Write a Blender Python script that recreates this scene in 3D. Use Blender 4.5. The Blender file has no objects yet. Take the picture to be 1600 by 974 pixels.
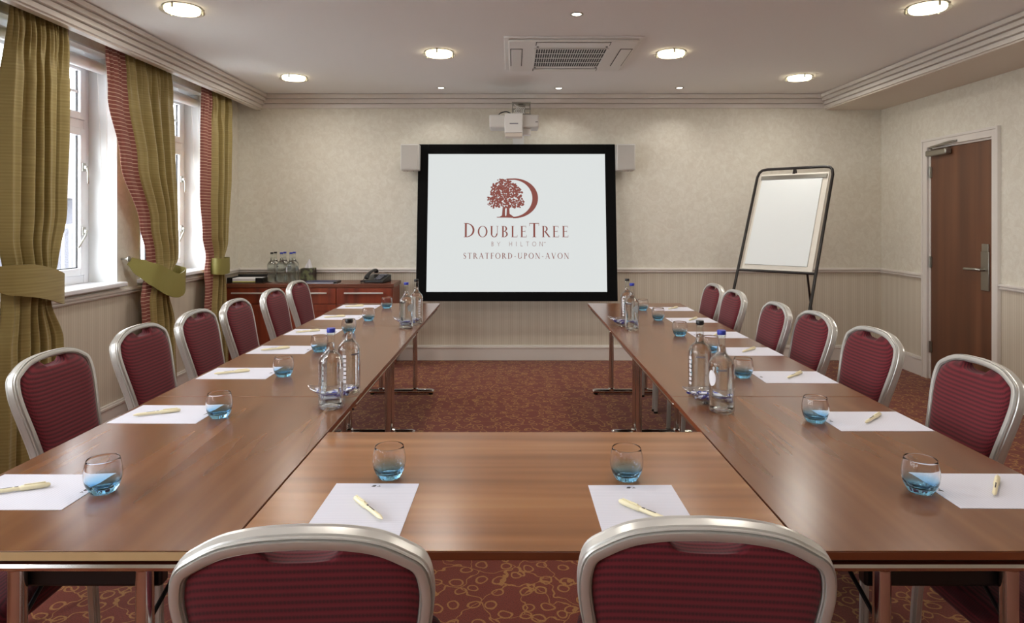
import bpy, math, random
from mathutils import Vector, Matrix
random.seed(7)
sc = bpy.context.scene
col = sc.collection
PI = math.pi
R = math.radians

# ---------------------------------------------------------------- camera, world, exposure
CZ = 1.385
cam_d = bpy.data.cameras.new('camera'); cam = bpy.data.objects.new('camera', cam_d); col.objects.link(cam)
cam.location = (0, 0, CZ); cam.rotation_euler = (PI/2, 0, 0)
cam_d.sensor_width = 36; cam_d.lens = 1027/1600*36
cam_d.shift_x = -2/1600; cam_d.shift_y = -143/1600
cam_d.clip_start = .05
sc.camera = cam
sc.view_settings.view_transform = 'Standard'; sc.view_settings.look = 'None'
sc.view_settings.gamma = 1; sc.view_settings.use_curve_mapping = False
EXPO = 0.5
sc.view_settings.exposure = EXPO
sc.cycles.caustics_reflective = False
sc.cycles.max_bounces = 14; sc.cycles.transparent_max_bounces = 16
sc.cycles.sample_clamp_indirect = 6
W_STR = 11
w = bpy.data.worlds.new('sky'); sc.world = w; w.use_nodes = True
bg = w.node_tree.nodes['Background']; bg.inputs[0].default_value = (.90, .95, 1, 1); bg.inputs[1].default_value = W_STR
WIN_W = 26       # daylight area light per window
LAMP_W = 4.8     # round ceiling lamps
SPOT_W = 0.9       # small recessed spots
WARM = (1, .96, .89)
COOL = (.84, .92, 1)

# ---------------------------------------------------------------- materials
def lin(c):
    return tuple(((x/255)/12.92 if x/255 <= .04045 else ((x/255+.055)/1.055)**2.4) for x in c) + (1,)
def mat(name, rgb, rough=.5, metal=0, **kw):
    m = bpy.data.materials.new(name); m.use_nodes = True
    b = m.node_tree.nodes['Principled BSDF']
    b.inputs['Base Color'].default_value = lin(rgb); b.inputs['Roughness'].default_value = rough
    b.inputs['Metallic'].default_value = metal
    for k, v in kw.items():
        b.inputs[k.replace('_', ' ')].default_value = v
    return m
class NT:
    def __init__(s, m): s.t = m.node_tree; s.b = s.t.nodes['Principled BSDF']
    def n(s, ty, **kw):
        x = s.t.nodes.new(ty)
        for k, v in kw.items():
            if k.startswith('i_'):
                kk = k[2:]; kk = int(kk) if kk.isdigit() else kk.replace('_', ' ')
                x.inputs[kk].default_value = v
            else: setattr(x, k, v)
        return x
    def l(s, a, b): s.t.links.new(a, b)
    def obj(s, scale=(1, 1, 1)):
        tc = s.n('ShaderNodeTexCoord'); mp = s.n('ShaderNodeMapping'); mp.inputs['Scale'].default_value = scale
        s.l(tc.outputs['Object'], mp.inputs[0]); return mp.outputs[0]
    def ramp(s, fac, stops):
        r = s.n('ShaderNodeValToRGB'); e = r.color_ramp.elements
        while len(e) < len(stops): e.new(.5)
        for i, (p, c) in enumerate(stops): e[i].position = p; e[i].color = c if len(c) == 4 else lin(c)
        s.l(fac, r.inputs[0]); return r.outputs[0]
    def math(s, op, a, b=None):
        x = s.n('ShaderNodeMath', operation=op)
        for i, v in enumerate((a, b)):
            if v is None: continue
            if isinstance(v, (int, float)): x.inputs[i].default_value = v
            else: s.l(v, x.inputs[i])
        return x.outputs[0]
    def mix(s, fac, a, b, bt='MIX'):
        x = s.n('ShaderNodeMix', data_type='RGBA', blend_type=bt)
        for i, v in ((0, fac), (6, a), (7, b)):
            if isinstance(v, (int, float)): x.inputs[i].default_value = v
            elif isinstance(v, tuple): x.inputs[i].default_value = v if len(v) == 4 else lin(v)
            else: s.l(v, x.inputs[i])
        return x.outputs[2]
    def bump(s, h, strength=.3, dist=.002):
        x = s.n('ShaderNodeBump'); x.inputs['Strength'].default_value = strength; x.inputs['Distance'].default_value = dist
        s.l(h, x.inputs['Height']); s.l(x.outputs[0], s.b.inputs['Normal'])
    def noise(s, vec, scale, detail=3, rough=.5, dist=0):
        x = s.n('ShaderNodeTexNoise'); x.inputs['Scale'].default_value = scale; x.inputs['Detail'].default_value = detail
        x.inputs['Roughness'].default_value = rough; x.inputs['Distortion'].default_value = dist
        s.l(vec, x.inputs['Vector']); return x.outputs['Fac']
    def xyz(s, v):
        x = s.n('ShaderNodeSeparateXYZ'); s.l(v, x.inputs[0]); return x.outputs

def wood(name, dark, mid, light, axis, rough=.3, coat=0.0, sc1=1.0):
    m = mat(name, mid, rough); t = NT(m)
    s = [20*sc1]*3; s[axis] = .9*sc1
    tc = t.n('ShaderNodeTexCoord'); oi = t.n('ShaderNodeObjectInfo'); add = t.n('ShaderNodeVectorMath', operation='ADD')
    mul = t.math('MULTIPLY', oi.outputs['Random'], 17.0)
    t.l(tc.outputs['Object'], add.inputs[0]); t.l(mul, add.inputs[1])
    mp = t.n('ShaderNodeMapping'); mp.inputs['Scale'].default_value = s; t.l(add.outputs[0], mp.inputs[0])
    n1 = t.noise(mp.outputs[0], 1.0, 2, .4)
    s2 = [75*sc1]*3; s2[axis] = 2.5*sc1
    mp2 = t.n('ShaderNodeMapping'); mp2.inputs['Scale'].default_value = s2; t.l(add.outputs[0], mp2.inputs[0])
    n2 = t.noise(mp2.outputs[0], 1.0, 3, .6)
    f = n1 if name.startswith('table') else t.math('ADD', t.math('MULTIPLY', n1, .9), t.math('MULTIPLY', n2, .10))
    c = t.ramp(f, [(.25, dark), (.5, mid), (.75, light)])
    t.b.inputs['IOR'].default_value = 1.7
    t.l(c, t.b.inputs['Base Color'])
    t.b.inputs['Coat Weight'].default_value = coat; t.b.inputs['Coat Roughness'].default_value = .2
    return m
M = {}
TD, TM, TL = (108, 66, 40), (120, 76, 46), (133, 87, 54)
M['table_y'] = wood('table_wood_long', TD, TM, TL, 1, .24)
M['table_x'] = wood('table_wood_cross', (128, 80, 42), (148, 97, 55), (166, 115, 70), 0, .26)
M['edge'] = mat('edge_band', (120, 62, 34), .35)
M['edge_glare'] = mat('edge_band_glare', (205, 172, 126), .4)  # flash reflection painted as a paler edge colour
M['cherry_x'] = wood('cherry_wood', (96, 34, 16), (132, 52, 26), (156, 70, 36), 2, .35, sc1=.8)
M['side_top'] = wood('sideboard_top_wood', (90, 46, 32), (112, 62, 44), (130, 78, 58), 0, .25)
M['door'] = wood('door_wood', (86, 50, 30), (106, 64, 40), (122, 78, 52), 2, .42, sc1=.55)
M['chrome'] = mat('chrome', (215, 210, 205), .12, 1)
M['steel'] = mat('brushed_steel', (170, 168, 160), .32, 1)
M['bright_steel'] = mat('bright_steel', (225, 222, 215), .4, .6)
M['black'] = mat('black_plastic', (18, 18, 20), .35)
M['black_metal'] = mat('black_metal', (30, 24, 22), .35)
M['white_plastic'] = mat('white_plastic', (236, 235, 232), .4)
M['beige_plastic'] = mat('beige_plastic', (218, 215, 210), .5)
M['paint'] = mat('cream_gloss_paint', (230, 224, 217), .35)
M['frame_paint'] = mat('white_frame', (235, 236, 240), .3)
M['paper'] = mat('white_paper', (240, 240, 246), .8)
M['tissue'] = mat('tissue', (238, 236, 240), .9)
M['dark_print'] = mat('dark_print', (60, 52, 56), .6)
M['grey_print'] = mat('grey_print', (120, 120, 130), .6)
M['pen'] = mat('cream_pen', (244, 234, 196), .35)
M['cap_blue'] = mat('blue_cap', (50, 66, 178), .35)
M['cap_black'] = mat('black_cap', (28, 28, 32), .35)
M['navy'] = mat('navy_folder', (52, 56, 92), .4)
M['yellow_paper'] = mat('yellow_paper', (220, 214, 130), .7)
M['tissue_box'] = None
M['sweet'] = None

# ceiling, walls, carpet
m = mat('ceiling_paint', (244, 243, 242), .9); t = NT(m); t.bump(t.noise(t.obj(), 60, 3), .05, .001); M['ceiling'] = m
m = mat('soffit_paint', (222, 212, 200), .8); M['soffit'] = m

def wallpaper(name, hx):
    m = mat(name, (225, 215, 195), .7); t = NT(m)
    v = t.obj(); xs = t.xyz(v)
    z = xs[2]
    d = t.noise(v, 16, 4, .6, 1.2)
    fine = t.noise(v, 160, 2)
    up = t.ramp(t.math('ADD', t.math('MULTIPLY', d, .7), t.math('MULTIPLY', fine, .3)),
                [(.40, (224, 218, 203)), (.52, (230, 225, 211)), (.62, (235, 231, 218))])
    st = t.math('SINE', t.math('MULTIPLY', xs[hx], 2*PI/.022))
    st2 = t.math('SINE', t.math('MULTIPLY', xs[hx], 2*PI/.088))
    low = t.ramp(t.math('ADD', t.math('MULTIPLY', st, .3), t.math('ADD', t.math('MULTIPLY', st2, .15), .5)),
                 [(.1, (203, 192, 173)), (.5, (210, 200, 182)), (.9, (217, 208, 191))])
    f = t.math('GREATER_THAN', z, .885)
    c = t.mix(f, low, up)
    t.l(c, t.b.inputs['Base Color']); t.bump(d, .10, .0015)
    return m
M['wall_x'] = wallpaper('wallpaper_back', 0)
M['wall_y'] = wallpaper('wallpaper_side', 1)
M['reveal'] = mat('reveal_paint', (232, 234, 234), .6)

def carpet():
    m = mat('scroll_carpet', (110, 40, 28), 1.0); t = NT(m)
    v = t.obj()
    dist = t.n('ShaderNodeTexNoise'); dist.inputs['Scale'].default_value = 9; t.l(v, dist.inputs['Vector'])
    sub = t.n('ShaderNodeVectorMath', operation='SUBTRACT'); sub.inputs[1].default_value = (.5, .5, .5); t.l(dist.outputs['Color'], sub.inputs[0])
    scl = t.n('ShaderNodeVectorMath', operation='SCALE'); scl.inputs['Scale'].default_value = .05; t.l(sub.outputs[0], scl.inputs[0])
    add = t.n('ShaderNodeVectorMath', operation='ADD'); t.l(v, add.inputs[0]); t.l(scl.outputs[0], add.inputs[1])
    def ring(scale, rad, wdt, off):
        a2 = t.n('ShaderNodeVectorMath', operation='ADD'); a2.inputs[1].default_value = off; t.l(add.outputs[0], a2.inputs[0])
        vo = t.n('ShaderNodeTexVoronoi', voronoi_dimensions='2D'); vo.inputs['Scale'].default_value = scale; vo.inputs['Randomness'].default_value = .75
        t.l(a2.outputs[0], vo.inputs['Vector'])
        return t.math('LESS_THAN', t.math('ABSOLUTE', t.math('SUBTRACT', vo.outputs['Distance'], rad)), wdt)
    r1 = ring(12.0, .25, .042, (0, 0, 0))
    def net(scale, off, wdt):
        a2 = t.n('ShaderNodeVectorMath', operation='ADD'); a2.inputs[1].default_value = off; t.l(add2.outputs[0], a2.inputs[0])
        vo = t.n('ShaderNodeTexVoronoi', voronoi_dimensions='2D', feature='DISTANCE_TO_EDGE'); vo.inputs['Scale'].default_value = scale
        t.l(a2.outputs[0], vo.inputs['Vector']); return t.math('LESS_THAN', vo.outputs['Distance'], wdt)
    scl2 = t.n('ShaderNodeVectorMath', operation='SCALE'); scl2.inputs['Scale'].default_value = .20; t.l(sub.outputs[0], scl2.inputs[0])
    add2 = t.n('ShaderNodeVectorMath', operation='ADD'); t.l(v, add2.inputs[0]); t.l(scl2.outputs[0], add2.inputs[1])
    f = t.math('MAXIMUM', r1, net(7.0, (5, 2, 0), .022))
    pile = t.noise(v, 260, 2)
    base = t.ramp(pile, [(.35, (92, 32, 19)), (.65, (130, 52, 31))])
    gold = t.ramp(pile, [(.35, (146, 98, 50)), (.65, (172, 122, 66))])
    c = t.mix(f, base, gold)
    t.l(c, t.b.inputs['Base Color']); t.bump(pile, .5, .003)
    t.b.inputs['Sheen Weight'].default_value = .15
    return m
M['carpet'] = carpet()

def fabric_maroon():
    m = mat('maroon_fabric', (120, 24, 40), .85); t = NT(m)
    v = t.obj(); x = t.xyz(v)
    c = t.math('ADD', x[2], x[1])
    st = t.math('SINE', t.math('MULTIPLY', c, 2*PI/.0105))
    dots = t.math('SINE', t.math('MULTIPLY', x[0], 2*PI/.006))
    f = t.math('ADD', t.math('MULTIPLY', st, .42), t.math('ADD', t.math('MULTIPLY', t.math('MULTIPLY', dots, t.math('GREATER_THAN', 0.0, st)), .12), .5))
    cc = t.ramp(f, [(.05, (72, 11, 21)), (.45, (100, 18, 32)), (.95, (118, 25, 40))])
    t.l(cc, t.b.inputs['Base Color']); t.bump(f, .2, .0012)
    t.b.inputs['Sheen Weight'].default_value = .12
    return m
M['maroon'] = fabric_maroon()
m = mat('satin_aluminium', (212, 210, 205), .33, .55); t = NT(m); M['alu'] = m
m = mat('olive_curtain', (140, 122, 62), .6); t = NT(m); v = t.obj(); x = t.xyz(v)
h = t.noise(t.obj((4, 4, 90)), 1, 2)
st = t.math('SINE', t.math('MULTIPLY', x[2], 2*PI/.017))
cc = t.ramp(t.math('ADD', t.math('MULTIPLY', st, .12), h), [(.3, (148, 130, 76)), (.6, (160, 142, 86)), (.9, (170, 154, 98))])
t.l(cc, t.b.inputs['Base Color']); t.b.inputs['Sheen Weight'].default_value = .25; M['olive'] = m
m = mat('red_striped_lining', (160, 78, 66), .7); t = NT(m); v = t.obj(); x = t.xyz(v)
st = t.math('SINE', t.math('MULTIPLY', x[2], 2*PI/.026))
cc = t.ramp(st, [(.0, (136, 76, 66)), (.80, (146, 84, 72)), (.93, (210, 180, 158))])
t.l(cc, t.b.inputs['Base Color']); M['lining'] = m
m = mat('tieback_fabric', (146, 138, 74), .55); M['tie'] = m
m = mat('tissue_box_print', (70, 66, 52), .5); t = NT(m)
cc = t.ramp(t.noise(t.obj(), 22, 2), [(.4, (52, 34, 34)), (.5, (84, 88, 62)), (.62, (120, 124, 86))]); t.l(cc, t.b.inputs['Base Color']); M['tissue_box'] = m
m = mat('wrapped_sweet_foil', (80, 100, 190), .2); t = NT(m); t.b.inputs['Coat Weight'].default_value = 1
cc = t.ramp(t.noise(t.obj(), 90, 1), [(.50, (46, 66, 170)), (.56, (222, 226, 240))]); t.l(cc, t.b.inputs['Base Color']); M['sweet'] = m

def glass(name, rgb=(255, 255, 255), ior=1.45, grad=None):
    m = mat(name, rgb, 0.0); t = NT(m); t.b.inputs['Transmission Weight'].default_value = 1; t.b.inputs['IOR'].default_value = ior
    if grad:
        z = t.xyz(t.obj())[2]
        c = t.ramp(t.math('MULTIPLY', z, 20.0), grad); t.l(c, t.b.inputs['Base Color'])
    return m
def thin_glass(name, tint=(1, 1, 1, 1), k=1.0, pwr=4.5, f0=.045):
    m = bpy.data.materials.new(name); m.use_nodes = True; nt = m.node_tree; nt.nodes.remove(nt.nodes['Principled BSDF'])
    out = nt.nodes['Material Output']; tr = nt.nodes.new('ShaderNodeBsdfTransparent'); tr.inputs[0].default_value = tint
    gl = nt.nodes.new('ShaderNodeBsdfGlossy'); gl.inputs['Roughness'].default_value = .02
    lw = nt.nodes.new('ShaderNodeLayerWeight'); lw.inputs['Blend'].default_value = .5
    pw = nt.nodes.new('ShaderNodeMath'); pw.operation = 'POWER'; pw.inputs[1].default_value = pwr; nt.links.new(lw.outputs['Facing'], pw.inputs[0])
    fr = nt.nodes.new('ShaderNodeMath'); fr.operation = 'MULTIPLY_ADD'; fr.inputs[1].default_value = .9*k; fr.inputs[2].default_value = f0; nt.links.new(pw.outputs[0], fr.inputs[0])
    mx = nt.nodes.new('ShaderNodeMixShader'); nt.links.new(fr.outputs[0], mx.inputs[0]); nt.links.new(tr.outputs[0], mx.inputs[1]); nt.links.new(gl.outputs[0], mx.inputs[2])
    nt.links.new(mx.outputs[0], out.inputs[0]); return m
M['pane'] = thin_glass('window_glass')
M['tumbler'] = glass('tumbler_glass', ior=1.3, grad=[(.2, (140, 208, 250)), (.5, (186, 228, 252)), (.85, (254, 254, 255))])
M['bottle'] = thin_glass('bottle_glass', (.96, .98, .97, 1), .95, 2.6, .06)
M['water'] = glass('water', (250, 252, 252), 1.33)
M['bowl'] = thin_glass('bowl_glass', (.96, .975, 1, 1), .9, 2.2, .07)
M['lamp_glass'] = thin_glass('lamp_glass', (.98, .98, .94, 1))
M['sheet_paper'] = mat('ruled_paper', (224, 224, 236), .8)
t = NT(M['sheet_paper']); x = t.xyz(t.obj())
st = t.math('GREATER_THAN', t.math('SINE', t.math('MULTIPLY', x[1], 2*PI/.0085)), .93)
t.l(t.mix(st, (224, 224, 236), (204, 206, 220)), t.b.inputs['Base Color'])

def emis(name, rgb, s, base=(0, 0, 0)):
    m = mat(name, base, .8); b = m.node_tree.nodes['Principled BSDF']
    b.inputs['Emission Color'].default_value = lin(rgb); b.inputs['Emission Strength'].default_value = s
    b.inputs['Specular IOR Level'].default_value = 0
    return m
K = 2**(-EXPO)
M['screen_img'] = emis('projected_image', (227, 231, 230), .93*K, (40, 40, 40))
M['logo_red'] = emis('projected_logo', (142, 84, 76), .93*K, (10, 8, 8))
M['lamp_on'] = emis('lamp_diffuser', (255, 236, 196), 5)
M['spot_on'] = emis('spot_bulb', (255, 244, 222), 8)
for k_ in ('spot_on', 'screen_img', 'logo_red'): M[k_].cycles.emission_sampling = 'NONE'
sc.cycles.use_adaptive_sampling = False

# ---------------------------------------------------------------- mesh helpers
class MB:
    def __init__(s): s.v = []; s.f = []
    def add(s, vs, fs):
        o = len(s.v); s.v += [tuple(p) for p in vs]; s.f += [tuple(o+i for i in f) for f in fs]; return s
    def box(s, x0, x1, y0, y1, z0, z1, mx=None):
        vs = [Vector((x, y, z)) for z in (z0, z1) for y in (y0, y1) for x in (x0, x1)]
        if mx: vs = [mx @ p for p in vs]
        return s.add(vs, [(0, 2, 3, 1), (4, 5, 7, 6), (0, 1, 5, 4), (2, 6, 7, 3), (0, 4, 6, 2), (1, 3, 7, 5)])
    def lathe(s, prof, seg=32, c=(0, 0, 0), mx=None, cap=True, f=None):
        n = len(prof); vs = []
        for r, z in prof:
            for k in range(seg):
                a = 2*PI*k/seg; p = Vector((r*math.cos(a), r*math.sin(a), z))
                if f: p = f(p)
                p = (mx @ p if mx else p) + Vector(c); vs.append(p)
        fs = []
        for i in range(n-1):
            for k in range(seg):
                k2 = (k+1) % seg; fs.append((i*seg+k, i*seg+k2, (i+1)*seg+k2, (i+1)*seg+k))
        if cap:
            if prof[0][0] > 1e-6: fs.append(tuple(reversed(range(seg))))
            if prof[-1][0] > 1e-6: fs.append(tuple((n-1)*seg+k for k in range(seg)))
        return s.add(vs, fs)
    def tube(s, pts, r, seg=10, closed=False, cap=True):
        return s.sweep(pts, [(math.cos(2*PI*k/seg), math.sin(2*PI*k/seg)) for k in range(seg)], None, r, closed, cap)
    def sweep(s, pts, prof, nrm=None, scale=1.0, closed=False, cap=True):
        """profile (a,b): b along nrm, a along tangent x nrm"""
        pts = [Vector(p) for p in pts]; n = len(pts); m_ = len(prof); vs = []; prev = None
        for i, p in enumerate(pts):
            if closed: tg = pts[(i+1) % n]-pts[i-1]
            else: tg = pts[min(i+1, n-1)]-pts[max(i-1, 0)]
            tg.normalize()
            if nrm is not None: b = Vector(nrm[i] if isinstance(nrm, list) else nrm)
            elif prev is None: b = Vector((0, 0, 1)) if abs(tg.z) < .9 else Vector((1, 0, 0))
            else: b = prev
            b = (b-tg*b.dot(tg)).normalized(); prev = b
            a = tg.cross(b)
            r = scale[i] if isinstance(scale, list) else scale
            vs += [p+a*(q[0]*r)+b*(q[1]*r) for q in prof]
        fs = []
        for i in range(n if closed else n-1):
            j = (i+1) % n
            for k in range(m_):
                k2 = (k+1) % m_; fs.append((i*m_+k, i*m_+k2, j*m_+k2, j*m_+k))
        if cap and not closed:
            fs.append(tuple(reversed(range(m_)))); fs.append(tuple((n-1)*m_+k for k in range(m_)))
        return s.add(vs, fs)
    def prism(s, poly, z0, z1, mx=None):
        n = len(poly); vs = [Vector((x, y, z)) for z in (z0, z1) for x, y in poly]
        if mx: vs = [mx @ p for p in vs]
        return s.add(vs, [tuple(reversed(range(n))), tuple(range(n, 2*n))]+[(i, (i+1) % n, n+(i+1) % n, n+i) for i in range(n)])
    def grid(s, fn, nu, nv):
        vs = [fn(u/nu, v/nv) for v in range(nv+1) for u in range(nu+1)]
        return s.add(vs, [(v*(nu+1)+u, v*(nu+1)+u+1, (v+1)*(nu+1)+u+1, (v+1)*(nu+1)+u) for v in range(nv) for u in range(nu)])
    def build(s, name, m, parent=None, loc=None, bevel=0, solid=0, sub=0, angle=35, seg=2, fixn=False):
        me = bpy.data.meshes.new(name); me.from_pydata(s.v, [], s.f); me.update()
        if fixn:
            import bmesh
            b = bmesh.new(); b.from_mesh(me); bmesh.ops.recalc_face_normals(b, faces=b.faces); b.to_mesh(me); b.free()
        me.materials.append(M[m] if isinstance(m, str) else m)
        me.shade_smooth(); me.set_sharp_from_angle(angle=R(angle))
        o = bpy.data.objects.new(name, me); col.objects.link(o)
        if parent: o.parent = parent
        if loc: o.location = loc
        if solid: q = o.modifiers.new('thick', 'SOLIDIFY'); q.thickness = solid; q.offset = 0
        if bevel:
            q = o.modifiers.new('bevel', 'BEVEL'); q.width = bevel; q.segments = seg; q.limit_method = 'ANGLE'; q.angle_limit = R(40)
        if sub: q = o.modifiers.new('sub', 'SUBSURF'); q.levels = sub; q.render_levels = sub
        return o
def thing(name, label, cat, loc=(0, 0, 0), rz=0, group=None):
    o = bpy.data.objects.new(name, None); col.objects.link(o); o.empty_display_size = .1
    o.location = loc; o.rotation_euler = (0, 0, rz); tag(o, label, cat, group); return o
def tag(o, label, cat, group=None, kind=None):
    o['label'] = label; o['category'] = cat
    if group: o['group'] = group
    if kind: o['kind'] = kind
    return o
def struct(o): o['kind'] = 'structure'; return o
CHILD = {}
def dup(root, label=None, loc=None, rz=None, group=None):
    def cp(o, par):
        c = o.copy(); col.objects.link(c)
        if par: c.parent = par
        for ch in [q for q in KIDS(o)]: cp(ch, c)
        return c
    r = cp(root, None)
    if label: r['label'] = label
    if loc: r.location = loc
    if rz is not None: r.rotation_euler = (0, 0, rz)
    if group: r['group'] = group
    return r
def KIDS(o): return list(o.children)
def spline(pts, n):
    """Catmull-Rom through pts, n samples per span"""
    P = [Vector(p) for p in pts]; out = []
    for i in range(len(P)-1):
        p0 = P[i-1] if i else P[0]*2-P[1]; p1, p2 = P[i], P[i+1]; p3 = P[i+2] if i+2 < len(P) else P[-1]*2-P[-2]
        for k in range(n):
            t_ = k/n; out.append(.5*((2*p1)+(p2-p0)*t_+(2*p0-5*p1+4*p2-p3)*t_**2+(3*p1-p0-3*p2+p3)*t_**3))
    out.append(P[-1]); return out
def interp(tab, x):
    if x <= tab[0][0]: return tab[0][1]
    for (a, b), (c, d) in zip(tab, tab[1:]):
        if x <= c:
            f = (x-a)/(c-a); f = f*f*(3-2*f); return b+(d-b)*f
    return tab[-1][1]

# ---------------------------------------------------------------- room shell
XL, XR, YB, YF, ZC = -2.72, 3.636, 6.495, -2.3, 2.62
PEL = -2.49; PELZ = 2.473; BULK = 3.086
struct(MB().box(XL-.3, XR+.2, YF-.2, YB+.2, -.1, 0).build('floor', 'carpet'))
struct(MB().box(XL-.3, XR+.2, YF-.2, YB+.2, ZC, ZC+.1).build('ceiling', 'ceiling'))
struct(MB().box(XL-.3, XR+.2, YB, YB+.15, 0, ZC).build('wall_back', 'wall_x'))
struct(MB().box(XL-.3, XR+.2, YF-.15, YF, 0, ZC).build('wall_front', 'wall_x'))
WINS = [(-1.7, -.5), (-.2, 1.0), (1.3, 2.5), (3.45, 4.52), (4.78, 5.83)]  # first three are out of view, added and sized to bring in more daylight
WZ0, WZ1, WT = .955, 2.50, .26
b = MB(); prev = YF
for y0, y1 in WINS:
    b.box(XL-WT, XL, prev, y0, 0, ZC); b.box(XL-WT, XL, y0, y1, 0, WZ0-.02); b.box(XL-WT, XL, y0, y1, WZ1, ZC); prev = y1
b.box(XL-WT, XL, prev, YB, 0, ZC); struct(b.build('wall_left', 'wall_y'))
DY0, DY1, DZ = 4.965, 5.75, 2.02
b = MB(); b.box(XR, XR+.15, YF, DY0, 0, ZC); b.box(XR, XR+.15, DY1, YB, 0, ZC); b.box(XR, XR+.15, DY0, DY1, DZ, ZC); struct(b.build('wall_right', 'wall_y'))
# bulkhead and pelmet
struct(MB().box(BULK, XR, YF, YB, PELZ, ZC).build('trim_1', 'soffit'))
struct(MB().box(PEL-.05, PEL, YF, YB, PELZ, ZC).build('trim_2', 'paint'))
# stepped cornices
def steps(mk, n, z0, h, first=.018, st=.022):
    b = MB()
    for i in range(n):
        za = z0+h*i/n; zb = z0+h*(i+1)/n; pr = first+st*i
        mk(b, pr, za, zb-.005); mk(b, pr-.012, zb-.005, zb)
    return b
struct(steps(lambda b, p, za, zb: b.box(PEL, PEL+p, YF, YB-.01, za, zb), 4, PELZ+.012, ZC-PELZ-.012).build('trim_3', 'paint'))
struct(steps(lambda b, p, za, zb: b.box(BULK-p, BULK, YF, YB-.01, za, zb), 4, PELZ+.012, ZC-PELZ-.012).build('trim_4', 'paint'))
struct(steps(lambda b, p, za, zb: b.box(PEL, BULK, YB-p, YB, za, zb), 3, 2.49, ZC-2.49, .022, .03).build('trim_5', 'paint'))
# dado rails and skirting
def rail(b, mk, zc):
    mk(b, .016, zc-.026, zc+.02); mk(b, .028, zc-.002, zc+.014); mk(b, .022, zc-.02, zc-.010)
b = MB(); rail(b, lambda q, p, za, zb: q.box(XL, XR, YB-p, YB, za, zb), .892); struct(b.build('trim_6', 'paint', bevel=.003))
b = MB(); rail(b, lambda q, p, za, zb: q.box(XL, XL+p, YF, YB, za, zb), .892); struct(b.build('trim_7', 'paint', bevel=.003))
b = MB()
rail(b, lambda q, p, za, zb: q.box(XR-p, XR, DY1+.07, YB, za, zb), .892); rail(b, lambda q, p, za, zb: q.box(XR-p, XR, YF, DY0-.07, za, zb), .892)
struct(b.build('trim_8', 'paint', bevel=.003))
def skirt(b, mk, h=.15):
    mk(b, .018, 0, h-.03); mk(b, .024, h-.03, h-.012); mk(b, .014, h-.012, h)
b = MB(); skirt(b, lambda q, p, za, zb: q.box(XL, XR, YB-p, YB, za, zb)); struct(b.build('baseboard_back', 'paint', bevel=.003))
b = MB(); skirt(b, lambda q, p, za, zb: q.box(XL, XL+p, YF, YB, za, zb)); struct(b.build('baseboard_left', 'paint', bevel=.003))
b = MB(); skirt(b, lambda q, p, za, zb: q.box(XR-p, XR, DY1+.07, YB, za, zb), .17); skirt(b, lambda q, p, za, zb: q.box(XR-p, XR, YF, DY0-.07, za, zb), .17)
struct(b.build('baseboard_right', 'paint', bevel=.003))

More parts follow.
